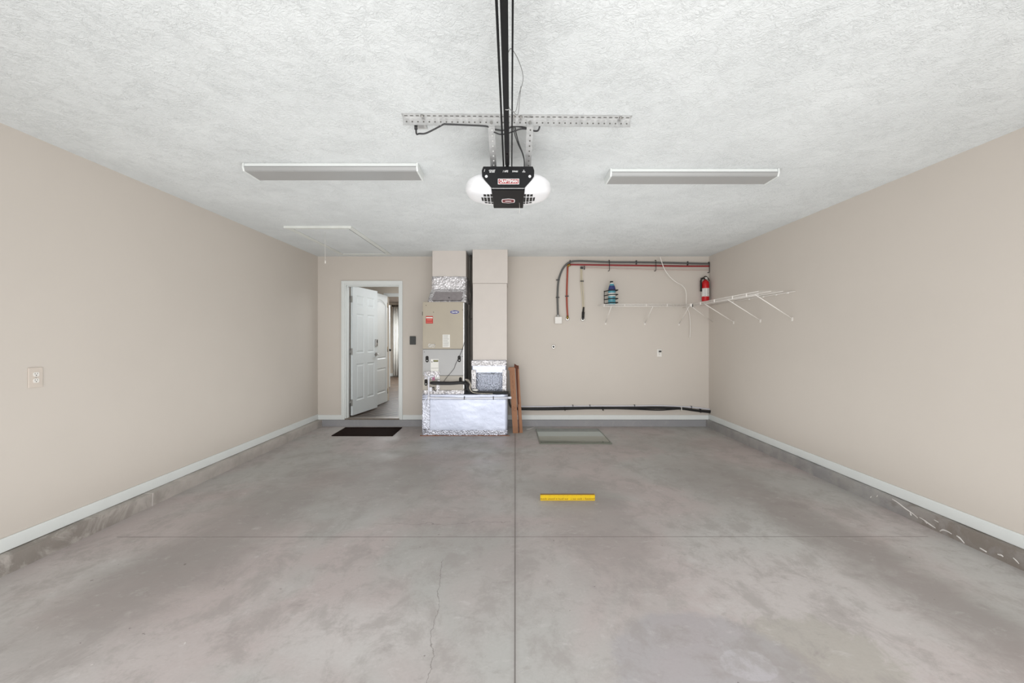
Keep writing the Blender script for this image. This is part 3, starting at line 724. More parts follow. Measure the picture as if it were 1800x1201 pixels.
b.mi = 2; b.box(x-.036, x+.036, ay0-.0018, ay0-.001, z-.008, z+.006); b.box(x-.04, x+.04, ay0-.0018, ay0-.001, z-.036, z-.028)
tag(b.build('warning_label', [label_r, label_w, mat('pale_red_print', (214, 120, 108), .6)], up), 'red warning label')
x, _, z = AH(784.5, 599.5); b = MB(); b.box(x-.051, x+.051, ay0-.0012, ay0, z-.088, z+.088); b.mi = 1
for k in range(14):
    zz = z+.078-k*.0118; b.box(x-.044, x+.044*random.uniform(.3, 1), ay0-.0017, ay0-.001, zz-.0018, zz+.0018)
tag(b.build('data_label', [label_w, mat('grey_print', (150, 148, 146), .6)], up), 'white printed paper label')
b = MB(); x, _, z = AH(758.5, 607.5)
b.tube([(x-.045, ay0-.001, z-.005), (x-.035, ay0-.001, z+.022), (x-.012, ay0-.001, z+.022), (x-.03, ay0-.001, z+.006), (x-.008, ay0-.001, z+.002), (x-.012, ay0-.001, z-.012), (x-.045, ay0-.001, z-.014)], .0035, 6)
b.tube([(x+.002, ay0-.001, z+.02), (x+.004, ay0-.001, z-.01), (x+.004, ay0-.001, z+.004), (x+.02, ay0-.001, z+.018), (x+.022, ay0-.001, z-.012)], .0035, 6)
b.tube([(x+.03, ay0-.001, z+.018), (x+.04, ay0-.001, z+.006), (x+.05, ay0-.001, z+.018), (x+.038, ay0-.001, z-.026)], .0035, 6)
b.tube([(x-.04, ay0-.001, z-.022), (x+.01, ay0-.001, z-.018), (x+.026, ay0-.001, z-.03)], .003, 6)
tag(b.build('handwriting', print_w, up), 'white marker scribble')
def handle(px, py, par):
    x, _, z = AH(px, py); b = MB(); n = 24
    pts = []
    for k in range(n):
        a = 2*math.pi*k/n; pts.append((x+.021*math.cos(a), z+.021*math.sin(a)+(.024 if math.sin(a) > 0 else -.024)))
    b.prism(pts, ay0-.003, ay0, 'xz'); b.mi = 1; b.box(x-.008, x+.008, ay0-.008, ay0-.003, z-.026, z-.014, .002)
    b.build('finger_pull', [hole_m, galv], par)
handle(750.8, 631.5, md); handle(807.3, 631, md); handle(748.8, 672.5, lo); handle(809.5, 669, lo)
x, _, z = AH(764, 643.5); b = MB(); b.box(x-.054, x+.054, ay0-.0012, ay0, z-.095, z+.095); b.mi = 1; b.box(x-.018, x+.05, ay0-.0018, ay0-.001, z+.056, z+.082)
b.mi = 2; b.box(x-.01, x+.046, ay0-.0023, ay0-.0017, z+.064, z+.076); b.mi = 1; b.box(x-.05, x+.05, ay0-.0018, ay0-.001, z-.032, z-.029); b.box(x-.045, x-.03, ay0-.0018, ay0-.001, z+.052, z+.062)
tag(b.build('energy_label', [label_w, ink, mat('olive_print', (150, 150, 90), .6)], md), 'white label with dark and yellow print')
b = wavy_box(X(745, ay0), X(773, ay0), ay0-.006, ay0-.001, Z(667, ay0), Z(653, ay0), .002, 10)
tag(b.build('foil_patch', foil_c, lo), 'crinkled foil patch')
x, _, z = AH(766, 664.5); b = MB(); b.box(x-.048, x-.012, ay0-.0095, ay0-.0082, z-.035, z+.03); b.mi = 1; b.box(x-.008, x+.05, ay0-.0095, ay0-.0082, z-.008, z+.012)
tag(b.build('pink_tape', [mat('pink_tape', (176, 112, 140), .6), label_w], lo), 'pink and white tape strip')
b = wavy_box(X(767, ay0), X(773, ay0), ay0-.004, ay0-.001, Z(686, ay0), Z(668, ay0), .001, 8); tag(b.build('foil_patch', foil_c, lo), 'narrow vertical foil strip')
for px, py in ((749, 537), (762, 549), (813, 545), (746, 619), (812.5, 627), (746, 656)):
    x, _, z = AH(px, py); b = MB(); b.lathe([(.005, 0), (.005, .002), (.002, .003)], (x, ay0, z), 'y', 8); b.build('screw', hole_m, t_)
b = MB(); x, _, z = AH(743.6, 551); b.box(ax0-.006, ax0, ay0+.004, ay0+.02, z-.03, z+.025, .002); b.build('latch', hole_m, t_)

# supply duct
sx0, sx1, sy0 = -1.12, -.641, 6.09
t_ = thing('supply_duct', 'beige duct with crinkled foil base rising from the air handler to the ceiling', 'duct', ((sx0+sx1)/2, 6.3, az1))
b = MB(); b.box(sx0, sx1, sy0, 6.50, 2.215, ZC, .002); b.build('duct_board', duct_m, t_)
b = wavy_box(sx0-.006, sx1+.006, sy0-.008, 6.495, 2.04, 2.225, .006, 12); tag(b.build('foil_wrap', foil_c, t_), 'crinkled foil wrap')
b = MB(); b.hexa([(-1.165, 5.955, az1+.002), (-.625, 5.955, az1+.002), (-.625, 6.46, az1+.002), (-1.165, 6.46, az1+.002)], [(sx0-.008, sy0-.010, 2.045), (sx1+.008, sy0-.010, 2.045), (sx1+.008, 6.49, 2.045), (sx0-.008, 6.49, 2.045)])
bmesh.ops.subdivide_edges(b.bm, edges=b.bm.edges[:], cuts=12, use_grid_fill=True)
for v in b.bm.verts:
    v.co.y += random.uniform(-.004, .004); v.co.x += random.uniform(-.004, .004)
for f in b.bm.faces: f.smooth = True
tag(b.build('foil_flare', foil_c, t_), 'flared foil skirt')
b = MB(); b.hexa([(-1.105, 5.945, 1.875), (-.69, 5.945, 1.875), (-.69, 5.958, 1.875), (-1.105, 5.958, 1.875)], [(-1.075, 6.040, 2.00), (-.68, 6.040, 2.00), (-.68, 6.055, 2.00), (-1.075, 6.055, 2.00)])
b.mi = 1; b.cyl((-.865, 5.958, 1.912), (-.865, 5.968, 1.912), .007, 10)
tag(b.build('grey_panel', [duct_grey, hole_m], t_), 'smooth grey metal band on the skirt')

# return duct
t_ = thing('return_duct', 'tall beige duct right of the air handler running up to the ceiling', 'duct', (-.3, 6.25, pz))
b = MB(); b.box(-.539, -.046, 6.008, 6.50, Z(498, 6.008), ZC, .002); b.box(-.536, -.056, 6.012, 6.50, 1.03, Z(498.4, 6.01), .002); b.build('duct_board', duct_m, t_)
b = wavy_box(-.552, -.064, 6.000, 6.49, pz+.002, 1.035, .002, 20); b.build('foil_collar', foil_m, t_)
b = wavy_box(-.555, -.062, 5.990, 5.998, .955, 1.030, .003, 14); tag(b.build('foil_tape', foil_c, t_), 'crinkled foil tape around the collar top')
for xx0, xx1 in ((-.553, -.490), (-.118, -.064)):
    b = wavy_box(xx0, xx1, 5.990, 5.998, .60, .90, .003, 10); tag(b.build('foil_tape', foil_c, t_), 'crinkled foil corner tape')
b = wavy_box(-.488, -.120, 5.991, 5.998, .60, .86, .0004, 6); tag(b.build('bubble_foil', foil_b, t_), 'dimpled foil insulation patch')
b = wavy_box(-.50, -.075, 5.985, 5.997, .568, .598, .002, 10); tag(b.build('foil_tape', foil_c, t_), 'foil tape along the collar bottom')

# refrigerant line set
def wp(px, py, Y): return P(px, py, Y)
b = MB()
b.tube([(-.600, 6.4, ZC-.003), (-.603, 6.4, 2.40), (-.606, 6.4, 2.2), (-.590, 6.4, 2.02), (-.604, 6.38, 1.84), (-.612, 6.36, 1.66), (-.614, 6.34, 1.30), (-.612, 6.28, .90), (-.610, 6.14, .72), (-.600, 6.02, .64), (-.555, 5.965, .595), (-.50, 5.952, .588), (-.3, 5.95, .587), (-.1, 5.95, .587), (-.045, 5.965, .592), (-.0265, 6.05, .575), (-.0265, 6.22, .50), (-.022, 6.40, .38), (.0, 6.462, .31), (.05, 6.465, .285)], .018, 10, 6, radii=[.012]*8+[.016]*12)
tag(b.build('refrigerant_line', mat('charcoal_foam_insulation', (100, 97, 92), .7, var=.05)), 'black insulated line from the ceiling down behind the foil duct box', 'pipe')
b = MB(); b.tube([wp(756, 673.5, 5.86), wp(762, 673.5, 5.86), wp(790, 674, 5.86), wp(812, 673, 5.87), wp(820, 676, 5.90), wp(822, 684, 5.90), wp(830, 689, 5.905), wp(850, 690.6, 5.905), wp(894, 690.2, 5.905)], .021, 12, 6, radii=[.012, .025, .023, .022, .021, .018, .016, .015, .015])
tag(b.build('refrigerant_line', rubber), 'fat black insulated pipe crossing the front of the air handler', 'pipe')
b = MB(); b.tube([wp(826, 448, 6.46), wp(827, 480, 6.46), wp(826, 505, 6.46), wp(829, 525, 6.46), wp(827, 540, 6.46), wp(824.5, 560, 6.46), wp(830, 560.5, 6.45)], .004, 6, 6)
b.tube([wp(822, 545, 6.2), wp(819.5, 575, 5.94), wp(816.5, 600, 5.912), wp(812, 616, 5.910), wp(806, 630, 5.910), wp(801, 640, 5.910), wp(798, 648, 5.910), wp(791, 657, 5.908), wp(785, 664, 5.900), wp(780, 671, 5.885)], .0032, 6, 6)
tag(b.build('thermostat_cable', cable_m), 'thin dark cable hanging diagonally across the grey access panel', 'cable')
b = MB()
for k in range(5):
    a = k*1.3; o_ = Vector((random.uniform(-.012, .012), 0, random.uniform(-.01, .01)))
    b.tube([wp(818, 667, 5.88)+o_, wp(824, 668+k, 5.86)+o_, wp(828, 674+k, 5.86)+o_, wp(826, 682, 5.86)+o_, wp(830, 689, 5.862)+o_*.6, wp(842, 691.5, 5.878)+o_*.3, wp(866, 692.0, 5.885)+o_*.2], .0028, 6, 5)
tag(b.build('wire_bundle', mat('white_and_tan_wires', (188, 180, 166), .5, var=.3, vscale=60)), 'loose bundle of white wires looping beside the black pipe end', 'cable')
# condensate pipe
b = MB(); yp = 5.862
b.tube([wp(747, 655, yp), wp(749, 660, yp), wp(753.5, 662, yp), wp(753.5, 690, yp), wp(754, 699, yp), wp(760, 699.5, yp), wp(816, 700.5, yp), wp(870, 699.5, yp), wp(895, 699.3, yp)], .011, 10)
b.tube([wp(753.5, 664, yp), wp(758, 661.5, yp), wp(763, 662, yp)], .013, 10)
b.cyl(wp(753.5, 667, yp), wp(753.5, 661, yp), .016, 12); b.cyl(wp(753.5, 703, yp), wp(753.5, 696, yp), .016, 12); b.cyl(wp(893, 699.3, yp), wp(899, 699.3, yp), .016, 12)
t_ = thing('condensate_pipe', 'white plastic drain pipe along the top front of the foil duct box', 'pipe', wp(753.5, 703, yp))
b.build('pipe', pvc, t_)
b = MB(); c = wp(757.5, 684.5, yp); b.box(c.x-.02, c.x+.018, yp-.018, yp+.018, c.z-.03, c.z+.03, .006); tag(b.build('float_switch', pvc, t_), 'white float switch')
b = MB(); b.tube([wp(760, 682, 5.84), wp(763, 681, 5.84), wp(763, 685, 5.84), wp(766, 688, 5.84)], .006, 8, 4); b.build('switch_wire', hole_m, t_)
for px in (816.3, 867.3):
    b = MB(); c = wp(px, 700, yp); b.box(c.x-.005, c.x+.005, yp-.015, yp+.018, c.z-.022, c.z+.022, .002); tag(b.build('clamp', cable_m, t_), 'dark pipe clamp')
# wad of tape
b = MB()
bmesh.ops.create_icosphere(b.bm, subdivisions=3, radius=1, matrix=Matrix.Translation(wp(835, 686, 5.93)) @ Matrix.Diagonal((.045, .022, .018, 1)))
for v in b.bm.verts: v.co += Vector((random.uniform(-.002, .002),)*3)
tag(b.build('tape_wad', label_w), 'white wad of tape wrapped on the black line beside the foil collar', 'tape')

# cardboard boxes
def on(B, T, u, v, d=.001):
    p = (B[0]*(1-u)+B[1]*u)*(1-v) + (T[0]*(1-u)+T[1]*u)*v; return p + Vector((0, -d, 0))
def leaning(px_b0, px_b1, py_b, Yb, px_t0, px_t1, py_t, Yt, dep, name, label, prints=()):
    t = thing(name, label, 'cardboard box', P((px_b0+px_b1)/2, py_b, Yb), 'flat cardboard cartons leaning by the duct box')
    B = [Vector((X(px_b0, Yb), Yb, .001)), Vector((X(px_b1, Yb), Yb, .001)), Vector((X(px_b1, Yb), Yb+dep, .001)), Vector((X(px_b0, Yb), Yb+dep, .001))]
    zt_ = Z(py_t, Yt)
    T = [Vector((X(px_t0, Yt), Yt, zt_)), Vector((X(px_t1, Yt), Yt, zt_)), Vector((X(px_t1, Yt), Yt+dep, zt_)), Vector((X(px_t0, Yt), Yt+dep, zt_))]
    b = MB(); b.hexa(B, T)
    if prints:
        b.mi = 1
        for (u, v, wd, ht) in prints:
            b._f([b._v(on(B, T, u-wd/2, v-ht/2)), b._v(on(B, T, u+wd/2, v-ht/2)), b._v(on(B, T, u+wd/2, v+ht/2)), b._v(on(B, T, u-wd/2, v+ht/2))])
    b.build('carton', [card, mat('dark_brown_print', (96, 58, 40), .8, var=0)], t)
    return t, B, T
tA, B, T = leaning(901.5, 911, 762, 6.03, 895.3, 904.8, 646, 6.14, .10, 'cardboard_box', 'narrow tan cardboard carton leaning closest to the duct box, dark marks printed on it', ((.30, .40, .12, .012), (.30, .375, .12, .012), (.30, .35, .16, .01), (.62, .38, .08, .03), (.62, .34, .08, .02), (.5, .85, .05, .05), (.5, .78, .05, .05), (.5, .70, .05, .06), (.5, .62, .05, .05)))
b = MB(); b.hexa([T[0]+Vector((-.012, -.004, -.05)), T[0]+Vector((.01, -.004, -.02)), T[0]+Vector((.01, .0, -.02)), T[0]+Vector((-.012, .0, -.05))], [T[0]+Vector((-.02, -.004, -.01)), T[0]+Vector((.0, -.004, .004)), T[0]+Vector((.0, .0, .004)), T[0]+Vector((-.02, .0, -.01))])
tag(b.build('flap', card, tA), 'torn flap')
tB, B, T = leaning(912.2, 918.8, 761, 6.05, 907.3, 911.8, 643, 6.17, .09, 'cardboard_box', 'darker cardboard carton with a split edge leaning on the right of the narrow carton')
b = MB(); b.hexa([B[0].lerp(T[0], .42)+Vector((-.004, -.002, 0)), B[1].lerp(T[1], .42)+Vector((-.03, -.002, 0)), B[1].lerp(T[1], .42)+Vector((-.03, .002, 0)), B[0].lerp(T[0], .42)+Vector((-.004, .002, 0))],
                 [T[0]+Vector((-.012, -.002, -.01)), T[0]+Vector((.022, -.002, -.01)), T[0]+Vector((.022, .002, -.01)), T[0]+Vector((-.012, .002, -.01))])
tag(b.build('open_edge', card_d, tB), 'dark open edge')
b = MB(); b.hexa([B[0]+Vector((-.002, -.002, .01)), B[0]+Vector((.010, -.002, .01)), B[0]+Vector((.010, .002, .01)), B[0]+Vector((-.002, .002, .01))],
                 [B[0].lerp(T[0], .42)+Vector((-.004, -.002, 0)), B[0].lerp(T[0], .42)+Vector((.006, -.002, 0)), B[0].lerp(T[0], .42)+Vector((.006, .002, 0)), B[0].lerp(T[0], .42)+Vector((-.004, .002, 0))])
tag(b.build('slit', card_d, tB), 'dark slit')
b = MB(); b.hexa([T[0]+Vector((-.03, -.006, -.03)), T[1]+Vector((0, -.006, -.06)), T[1]+Vector((0, .0, -.06)), T[0]+Vector((-.03, 0, -.03))], [T[0]+Vector((-.026, -.006, .03)), T[1]+Vector((0, -.006, -.01)), T[1]+Vector((0, 0, -.01)), T[0]+Vector((-.026, 0, .03))])
tag(b.build('flap', card_d, tB), 'torn dark flap')

# pipes along the back wall above the baseboard
def run(pts, Y): return [wp(a, c_, Y) for a, c_ in pts]
t_ = thing('insulated_pipe_run', 'pair of black insulated pipes running low along the back wall to the right corner', 'pipe', (1.5, 6.48, .25))
b = MB(); b.tube(run([(905, 719), (935, 719), (960, 718.5), (990, 718), (1040, 717.5), (1080, 717.5), (1115, 717), (1160, 717), (1195, 718), (1225, 722), (1244, 724)], 6.478) + [Vector((XR+.02, 6.475, Z(724.5, 6.48)))], .019, 8, 5); b.build('pipe', rubber, t_)
b = MB(); b.tube(run([(905, 720), (945, 720.5), (992, 720), (1020, 719), (1060, 718), (1116, 719.5), (1160, 721), (1197, 719), (1225, 721), (1244, 722.5)], 6.462) + [Vector((XR+.02, 6.460, Z(722.5, 6.46)))], .010, 8, 5); b.build('pipe', rubber, t_)
for px in (993, 1060, 1197, 1231): 
    b = MB(); c = wp(px, 718.5 if px < 1200 else 722, 6.47); b.box(c.x-.004, c.x+.004, 6.440, 6.498, c.z-.03, c.z+.026, .002); b.build('cable_tie', white_p if px == 1197 else hole_m, t_)
b = MB(); b.tube(run([(905, 714.5), (960, 715), (990, 714.5), (1060, 714), (1116, 714), (1160, 713.5), (1215, 716), (1244, 719.5)], 6.495) + [Vector((XR+.02, 6.495, Z(719.5, 6.495)))], .009, 8, 5)
t2 = thing('drain_pipe', 'thin white plastic pipe just above the black pipes on the back wall', 'pipe', (1.5, 6.50, .28)); b.build('pipe', pvc, t2)
for px, py in ((1007, 713.8), (1037, 713.8), (1115.5, 713.5), (1215.5, 716)):
    b = MB(); c = wp(px, py, 6.495); b.box(c.x-.004, c.x+.004, 6.482, 6.519, c.z-.016, c.z+.018, .002); b.build('clip', cable_m, t2)

# ------------------------------------------------------------------ conduits on the back wall, upper right
YP = 6.498
def pipe_thing(name, label, cat, paths, clips, extra=None):
    t = thing(name, label, cat, wp(paths[0][2][0][0], paths[0][2][0][1], YP))
    for r, m, pts, into in paths:
        pp = run(pts, YP)
        if into: pp.append(Vector((XR+.02, YP, pp[-1].z)))
        b = MB(); b.tube(pp, r, 10, 5); b.build('pipe', m, t)
    for px, py, horiz, hgt in clips:
        c = wp(px, py, YP); b = MB()
        if horiz: b.box(c.x-.005, c.x+.005, YP-.018, YB-.001, c.z-hgt, c.z+hgt, .002)
        else: b.box(c.x-.026, c.x+.026, YP-.017, YB-.001, c.z-.006, c.z+.006, .002)
        b.build('clamp', cable_m, t)
    return t
t_ = pipe_thing('flexible_conduit', 'thick grey conduit bending along the top of the back wall down to a white box', 'conduit',
    [(.0145, grey_pipe, [(981, 557), (980.3, 540), (980, 520), (981, 500), (984, 485), (991, 470), (1001, 461.5), (1014, 459.2), (1040, 459.8), (1071, 461), (1118, 461.3), (1165, 462), (1209, 463), (1243, 463.7)], True)],
    [(980.5, 492.3, False, 0), (980.3, 523, False, 0), (1002, 460.5, True, .026), (1118.5, 461.3, True, .03), (1208.7, 463, True, .03)])
c = wp(981.3, 563, YP)
b = MB(); b.box(c.x-.056, c.x+.056, 6.465, YB-.0005, c.z-.054, c.z+.054, .01); jb = b.build('junction_box', white_p, t_)
b = MB(); b.cyl((c.x-.004, YP, c.z+.054), (c.x-.004, YP, c.z+.085), .02, 12); b.build('connector', galv, t_)
t_ = pipe_thing('red_pipe', 'red water pipe running along the back wall and down to a brass valve', 'pipe',
    [(.0125, red_pipe2, [(998, 557), (997, 545), (996.3, 520), (997, 490), (998, 466.5)], False), (.0125, red_pipe, [(999.5, 465.2), (1030, 465.6), (1071, 466.3), (1152, 467.3), (1200, 468), (1243, 468)], True)],
    [(996.5, 520.7, False, 0)])
c = wp(998.5, 466, YP); b = MB(); b.cyl(c+Vector((0, 0, -.03)), c+Vector((0, 0, .014)), .016, 10); b.cyl(c, c+Vector((.04, 0, 0)), .016, 10); b.build('elbow', brass, t_)
def escutcheon(px, py, t, m=brass):
    c = wp(px, py, YB); c.y = YB
    b = MB(); b.lathe([(.032, .001), (.032, .004), (.022, .010)], c, 'y', 24); b.build('escutcheon', mat('chrome_plate', (200, 196, 190), .25, .7), t)
    b = MB(); b.cyl(c+Vector((0, -.008, 0)), c+Vector((0, -.024, .004)), .014, 12); b.cyl(c+Vector((0, -.022, -.006)), c+Vector((0, -.022, .045)), .016, 12); b.build('valve', m, t)
escutcheon(997.3, 560.5, t_)
t_ = pipe_thing('cream_pipe', 'pair of thin cream pipes dropping to a dark valve, right of the red pipe', 'pipe',
    [(.006, cream_pipe, [(1025, 552), (1023.2, 520), (1021, 500), (1021, 471)], False), (.006, cream_pipe, [(1026.8, 552), (1025.8, 520), (1023.5, 492), (1022.5, 471)], False), (.0065, pink_pipe, [(1025, 470.5), (1071, 472), (1150, 474), (1200, 474.6), (1243, 474.9)], True)],
    [(1023, 494.5, False, 0), (1027.3, 471, True, .026)])
c = wp(1022.8, 470.8, YP); b = MB(); b.box(c.x-.022, c.x+.018, YP-.016, YP+.016, c.z-.018, c.z+.016, .005); b.build('elbow', cable_m, t_)
c0 = wp(1025.8, 540, YP); c1 = wp(1024.8, 559, YP); b = MB(); b.cyl(c0, c0.lerp(c1, .5), .014, 10); b.cyl(c0.lerp(c1, .45), c1, .02, 10); b.build('fitting', hole_m, t_)
escutcheon(1024.3, 561.5, t_, cable_m)
# straps holding all three pipes
for px, lb in ((1071.3, 'black strap over the three pipes, left of the ceiling cable'), (1153, 'black strap over the three pipes, beside the ceiling cable'), (1248.5, 'black strap over the three pipes at the right corner')):
    b = MB(); xx = X(px, 6.475) if px < 1240 else XR - .012
    z0, z1 = (Z(474, 6.475), Z(458.5, 6.475)) if px < 1240 else (Z(477, 6.475), Z(462, 6.475))
    Yf = 6.476
    b.tube([(xx, YB-.003, z1+.012), (xx, Yf, z1+.004), (xx, Yf, (z0+z1)/2), (xx, Yf, z0-.004), (xx-.004, Yf+.012, z0-.018), (xx-.01, YB-.003, z0-.016)], .0045, 8, 4)
    tag(b.build('pipe_strap', hole_m), lb, 'strap')

# white cable from ceiling
b = MB(); b.tube(run([(1160.5, 452), (1163, 460), (1167, 471), (1173, 481), (1181, 490), (1190, 497), (1199, 502), (1204.5, 509), (1206.5, 519), (1206.5, 533), (1207, 539)], 6.40) + run([(1211, 549), (1213, 562), (1213.5, 578), (1212.5, 594)], 6.47), .0055, 8, 6)
tag(b.build('ceiling_cable', wire_w), 'white cable hanging in an S curve from the ceiling to the wire shelf', 'cable')

# round knob and outlet on back wall
c = wp(972.8, 609.8, YB); c.y = YB
t_ = thing('wall_spigot', 'small round metal spigot on the back wall below the white junction box', 'spigot', c)
b = MB(); b.lathe([(.031, 0), (.031, .004), (.024, .009)], c, 'y', 24); b.build('escutcheon', mat('chrome_plate', (200, 196, 190), .25, .7), t_)
b = MB(); b.lathe([(.013, .008), (.013, .03), (.017, .032), (.017, .04), (.012, .044)], c, 'y', 16); b.build('stub', cable_m, t_)

def outlet(c, normal, label, plug=False):
    """c centre on the wall; normal 'x' (wall left) or 'y' (back wall)"""
    t = thing('wall_outlet', label, 'outlet', c)
    Mx = Matrix.Translation(c) @ (Matrix.Identity(4) if normal == 'y' else Matrix.Rotation(R(90), 4, 'Z'))
    w_, h_ = (.036, .058) if normal == 'y' else (.041, .062)
    b = MB(); b.M = Mx; b.box(-w_, w_, -.006, 0, -h_, h_, .003); b.build('cover_plate', white_p if normal == 'y' else ivory_p, t)
    for s in (-1, 1):
        b = MB(); b.M = Mx; n = 20
        pts = [(max(-.0165, min(.0165, .0185*math.cos(2*math.pi*k/n))), s*.0195+max(-.0135, min(.0135, .0165*math.sin(2*math.pi*k/n)))) for k in range(n)]
        b.prism(pts, -.0085, -.005, 'xz'); rc = b.build('receptacle', white_p, t)
        b = MB(); b.M = Mx; z = s*.0195
        b.box(-.0075, -.0055, -.009, -.0083, z+.000, z+.009); b.box(.0055, .0075, -.009, -.0083, z+.001, z+.009)
        b.cyl((0, -.009, z-.006), (0, -.0083, z-.006), .0028, 10); b.build('slots', hole_m, rc)
    b = MB(); b.M = Mx; b.cyl((0, -.0075, 0), (0, -.0058, 0), .0032, 10); b.build('screw', galv, t)
    if plug:
        b = MB(); b.M = Mx; b.box(-.014, .022, -.035, -.009, .010, .034, .006); b.build('plug', cable_m, t)
    return t
outlet(Vector((XL, 2.645, 1.104)), 'x', 'ivory duplex outlet low on the long left wall')
outlet(Vector((X(1159, YB), YB, Z(620.5, YB))), 'y', 'small white outlet with a dark plug on the back wall under the wire shelf', True)
# opener wall control
c = Vector((X(725.8, YB), YB, Z(598.6, YB)))
t_ = thing('wall_control', 'dark grey two-button wall control between the house door and the air handler', 'switch', c)
b = MB(); b.box(c.x-.046, c.x+.046, YB-.018, YB, c.z-.064, c.z+.064, .005); b.build('casing', mat('dark_grey_plastic', (66, 68, 66), .45), t_)
b = MB(); b.box(c.x-.034, c.x+.034, YB-.022, YB-.018, c.z+.006, c.z+.05, .002); b.build('button', mat('darker_grey_plastic', (50, 52, 50), .4), t_)
b = MB(); b.box(c.x-.034, c.x+.034, YB-.021, YB-.018, c.z-.05, c.z-.004, .002); b.build('button', mat('darker_grey_plastic', (50, 52, 50), .4), t_)

# ------------------------------------------------------------------ wire shelves
SZ = 1.835
def wire_shelf_back():
    x0, x1, yb, yf = X(1060, 6.15), 2.60, YB-.012, 6.145
    t = thing('wire_shelf', 'white wire shelf on the back wall under the blue bottle', 'shelf', ((x0+x1)/2, 6.33, SZ))
    b = MB()
    for y in (yb, yb-.12, yb-.24, yf): b.cyl((x0, y, SZ), (x1, y, SZ), .003, 6)
    b.cyl((x0, yf, SZ-.032), (x1, yf, SZ-.032), .0042, 6)
    n = int((x1-x0)/.05)
    for k in range(n+1):
        xx = x0+(x1-x0)*k/n; b.tube([(xx, yb, SZ+.003), (xx, yf, SZ+.003)] + ([(xx, yf-.003, SZ-.032)] if k % 6 == 0 else [(xx, yf-.002, SZ-.002)]), .0012, 4)
    b.build('wire_deck', wire_w, t)
    for pw, pf, py in ((1064.5, 1074, 568), (1133.5, 1147, 568.5), (1193.5, 1209.5, 569.5)):
        xx = X(pw, YB); b = MB(); b.cyl((xx, YB-.004, Z(py, YB)), (xx, yf, SZ-.03), .0045, 8); b.box(xx-.010, xx+.010, YB-.005, YB-.0005, Z(py, YB)-.025, Z(py, YB)+.012, .001)
        b.build('brace', wire_w, t)
    b = MB(); b.cyl((2.60, yf, SZ-.032), (XR-.003, 6.40, 1.587), .0045, 8); b.build('brace', wire_w, t)
    for px in (1062, 1098, 1136, 1173): b = MB(); xx = X(px, yf); b.box(xx-.004, xx+.004, yf-.008, yf+.008, SZ-.036, SZ+.004, .001); b.build('clip', wire_w, t)
    b = MB(); c = Vector((2.595, yf-.01, SZ-.015)); b.box(c.x-.022, c.x+.012, c.y-.006, c.y+.006, c.z-.02, c.z+.022, .003); b.mi = 1; b.box(c.x+.010, c.x+.02, c.y-.012, c.y-.004, c.z-.03, c.z+.012, .002)
    b.build('corner_connector', [wire_w, hole_m], t)
def wire_shelf_right():
    y0, y1, xw, xf = 4.52, YB-.02, XR-.012, 2.622
    t = thing('wire_shelf', 'white wire shelf with three long diagonal braces on the right wall', 'shelf', (2.82, 5.5, SZ))
    b = MB()
    for x in (xw, xw-.13, xw-.26, xf): b.cyl((x, y0, SZ+.008), (x, y1, SZ+.008), .003, 6)
    b.cyl((xf, y0, SZ-.026), (xf, y1, SZ-.026), .0032, 6)
    n = int((y1-y0)/.06)
    for k in range(n+1):
        yy = y0+(y1-y0)*k/n; b.tube([(xw, yy, SZ+.011), (xf, yy, SZ+.011)] + ([(xf-.003, yy, SZ-.026)] if k % 5 == 0 else [(xf-.002, yy, SZ+.006)]), .001, 4)
    b.build('wire_deck', wire_w, t)
    for yy, zz in ((5.79, 1.565), (5.168, 1.563), (4.583, 1.558)):
        b = MB(); b.cyl((XR-.004, yy, zz), (xf, yy, SZ-.02), .005, 8); b.box(XR-.006, XR-.0005, yy-.011, yy+.011, zz-.028, zz+.012, .001); b.build('brace', wire_w, t)
    for yy in (5.9, 5.5, 5.05, 4.75): b = MB(); b.box(xf-.006, xf+.006, yy-.004, yy+.004, SZ-.03, SZ+.012, .001); b.build('clip', wire_w, t)
    for yy in (5.8, 5.4, 5.1, 4.85, 4.65): b = MB(); b.box(xw-.004, XR-.0005, yy-.010, yy+.010, SZ-.004, SZ+.014, .002); b.build('wall_clip', white_p, t)
wire_shelf_back(); wire_shelf_right()

# bottle and black rack on the shelf end
cb = Vector((X(1075.5, 6.36), 6.36, SZ+.0075))
t_ = thing('spray_bottle', 'blue and white plastic bottle standing in a black wire rack on the shelf', 'bottle', cb)
zt_ = 2.165 - cb.z
body = [(.05, 0), (.055, .006), (.055, .20), (.052, .24), (.040, .285), (.030, .305), (.026, .312)]
b = MB()
rings = [[cb + Vector((r*math.cos(2*math.pi*k/24), r*.75*math.sin(2*math.pi*k/24), h)) for k in range(24)] for r, h in body]
b.loops(rings); b.build('body', mat('teal_plastic', (88, 160, 176), .3, var=.1, vscale=20), t_)
b = MB(); rings = [[cb + Vector((r*1.02*math.cos(a), r*.765*math.sin(a)-.0005, h)) for a in [math.pi + .25 + (math.pi-.5)*k/10 for k in range(11)]] for r, h in ((.0555, .205), (.053, .237), (.0405, .283))]
b.loops(rings, cap=False, close=False); tag(b.build('label', mat('navy_label', (52, 62, 120), .5, var=.25, vscale=60), t_), 'navy blue label')
b = MB(); rings = [[cb + Vector((.0575*math.cos(a), .0435*math.sin(a), h)) for a in [math.pi + .3 + (math.pi-.6)*k/10 for k in range(11)]] for h in (.125, .175)]
b.loops(rings, cap=False, close=False); tag(b.build('label', label_w, t_), 'white label band')
b = MB(); b.lathe([(.026, .311), (.026, .328), (.02, .33)], cb, 'z', 16); b.build('neck', label_w, t_)
b = MB(); b.box(cb.x-.028, cb.x+.016, cb.y-.014, cb.y+.014, cb.z+.331, cb.z+.352, .005); b.build('cap', hole_m, t_)
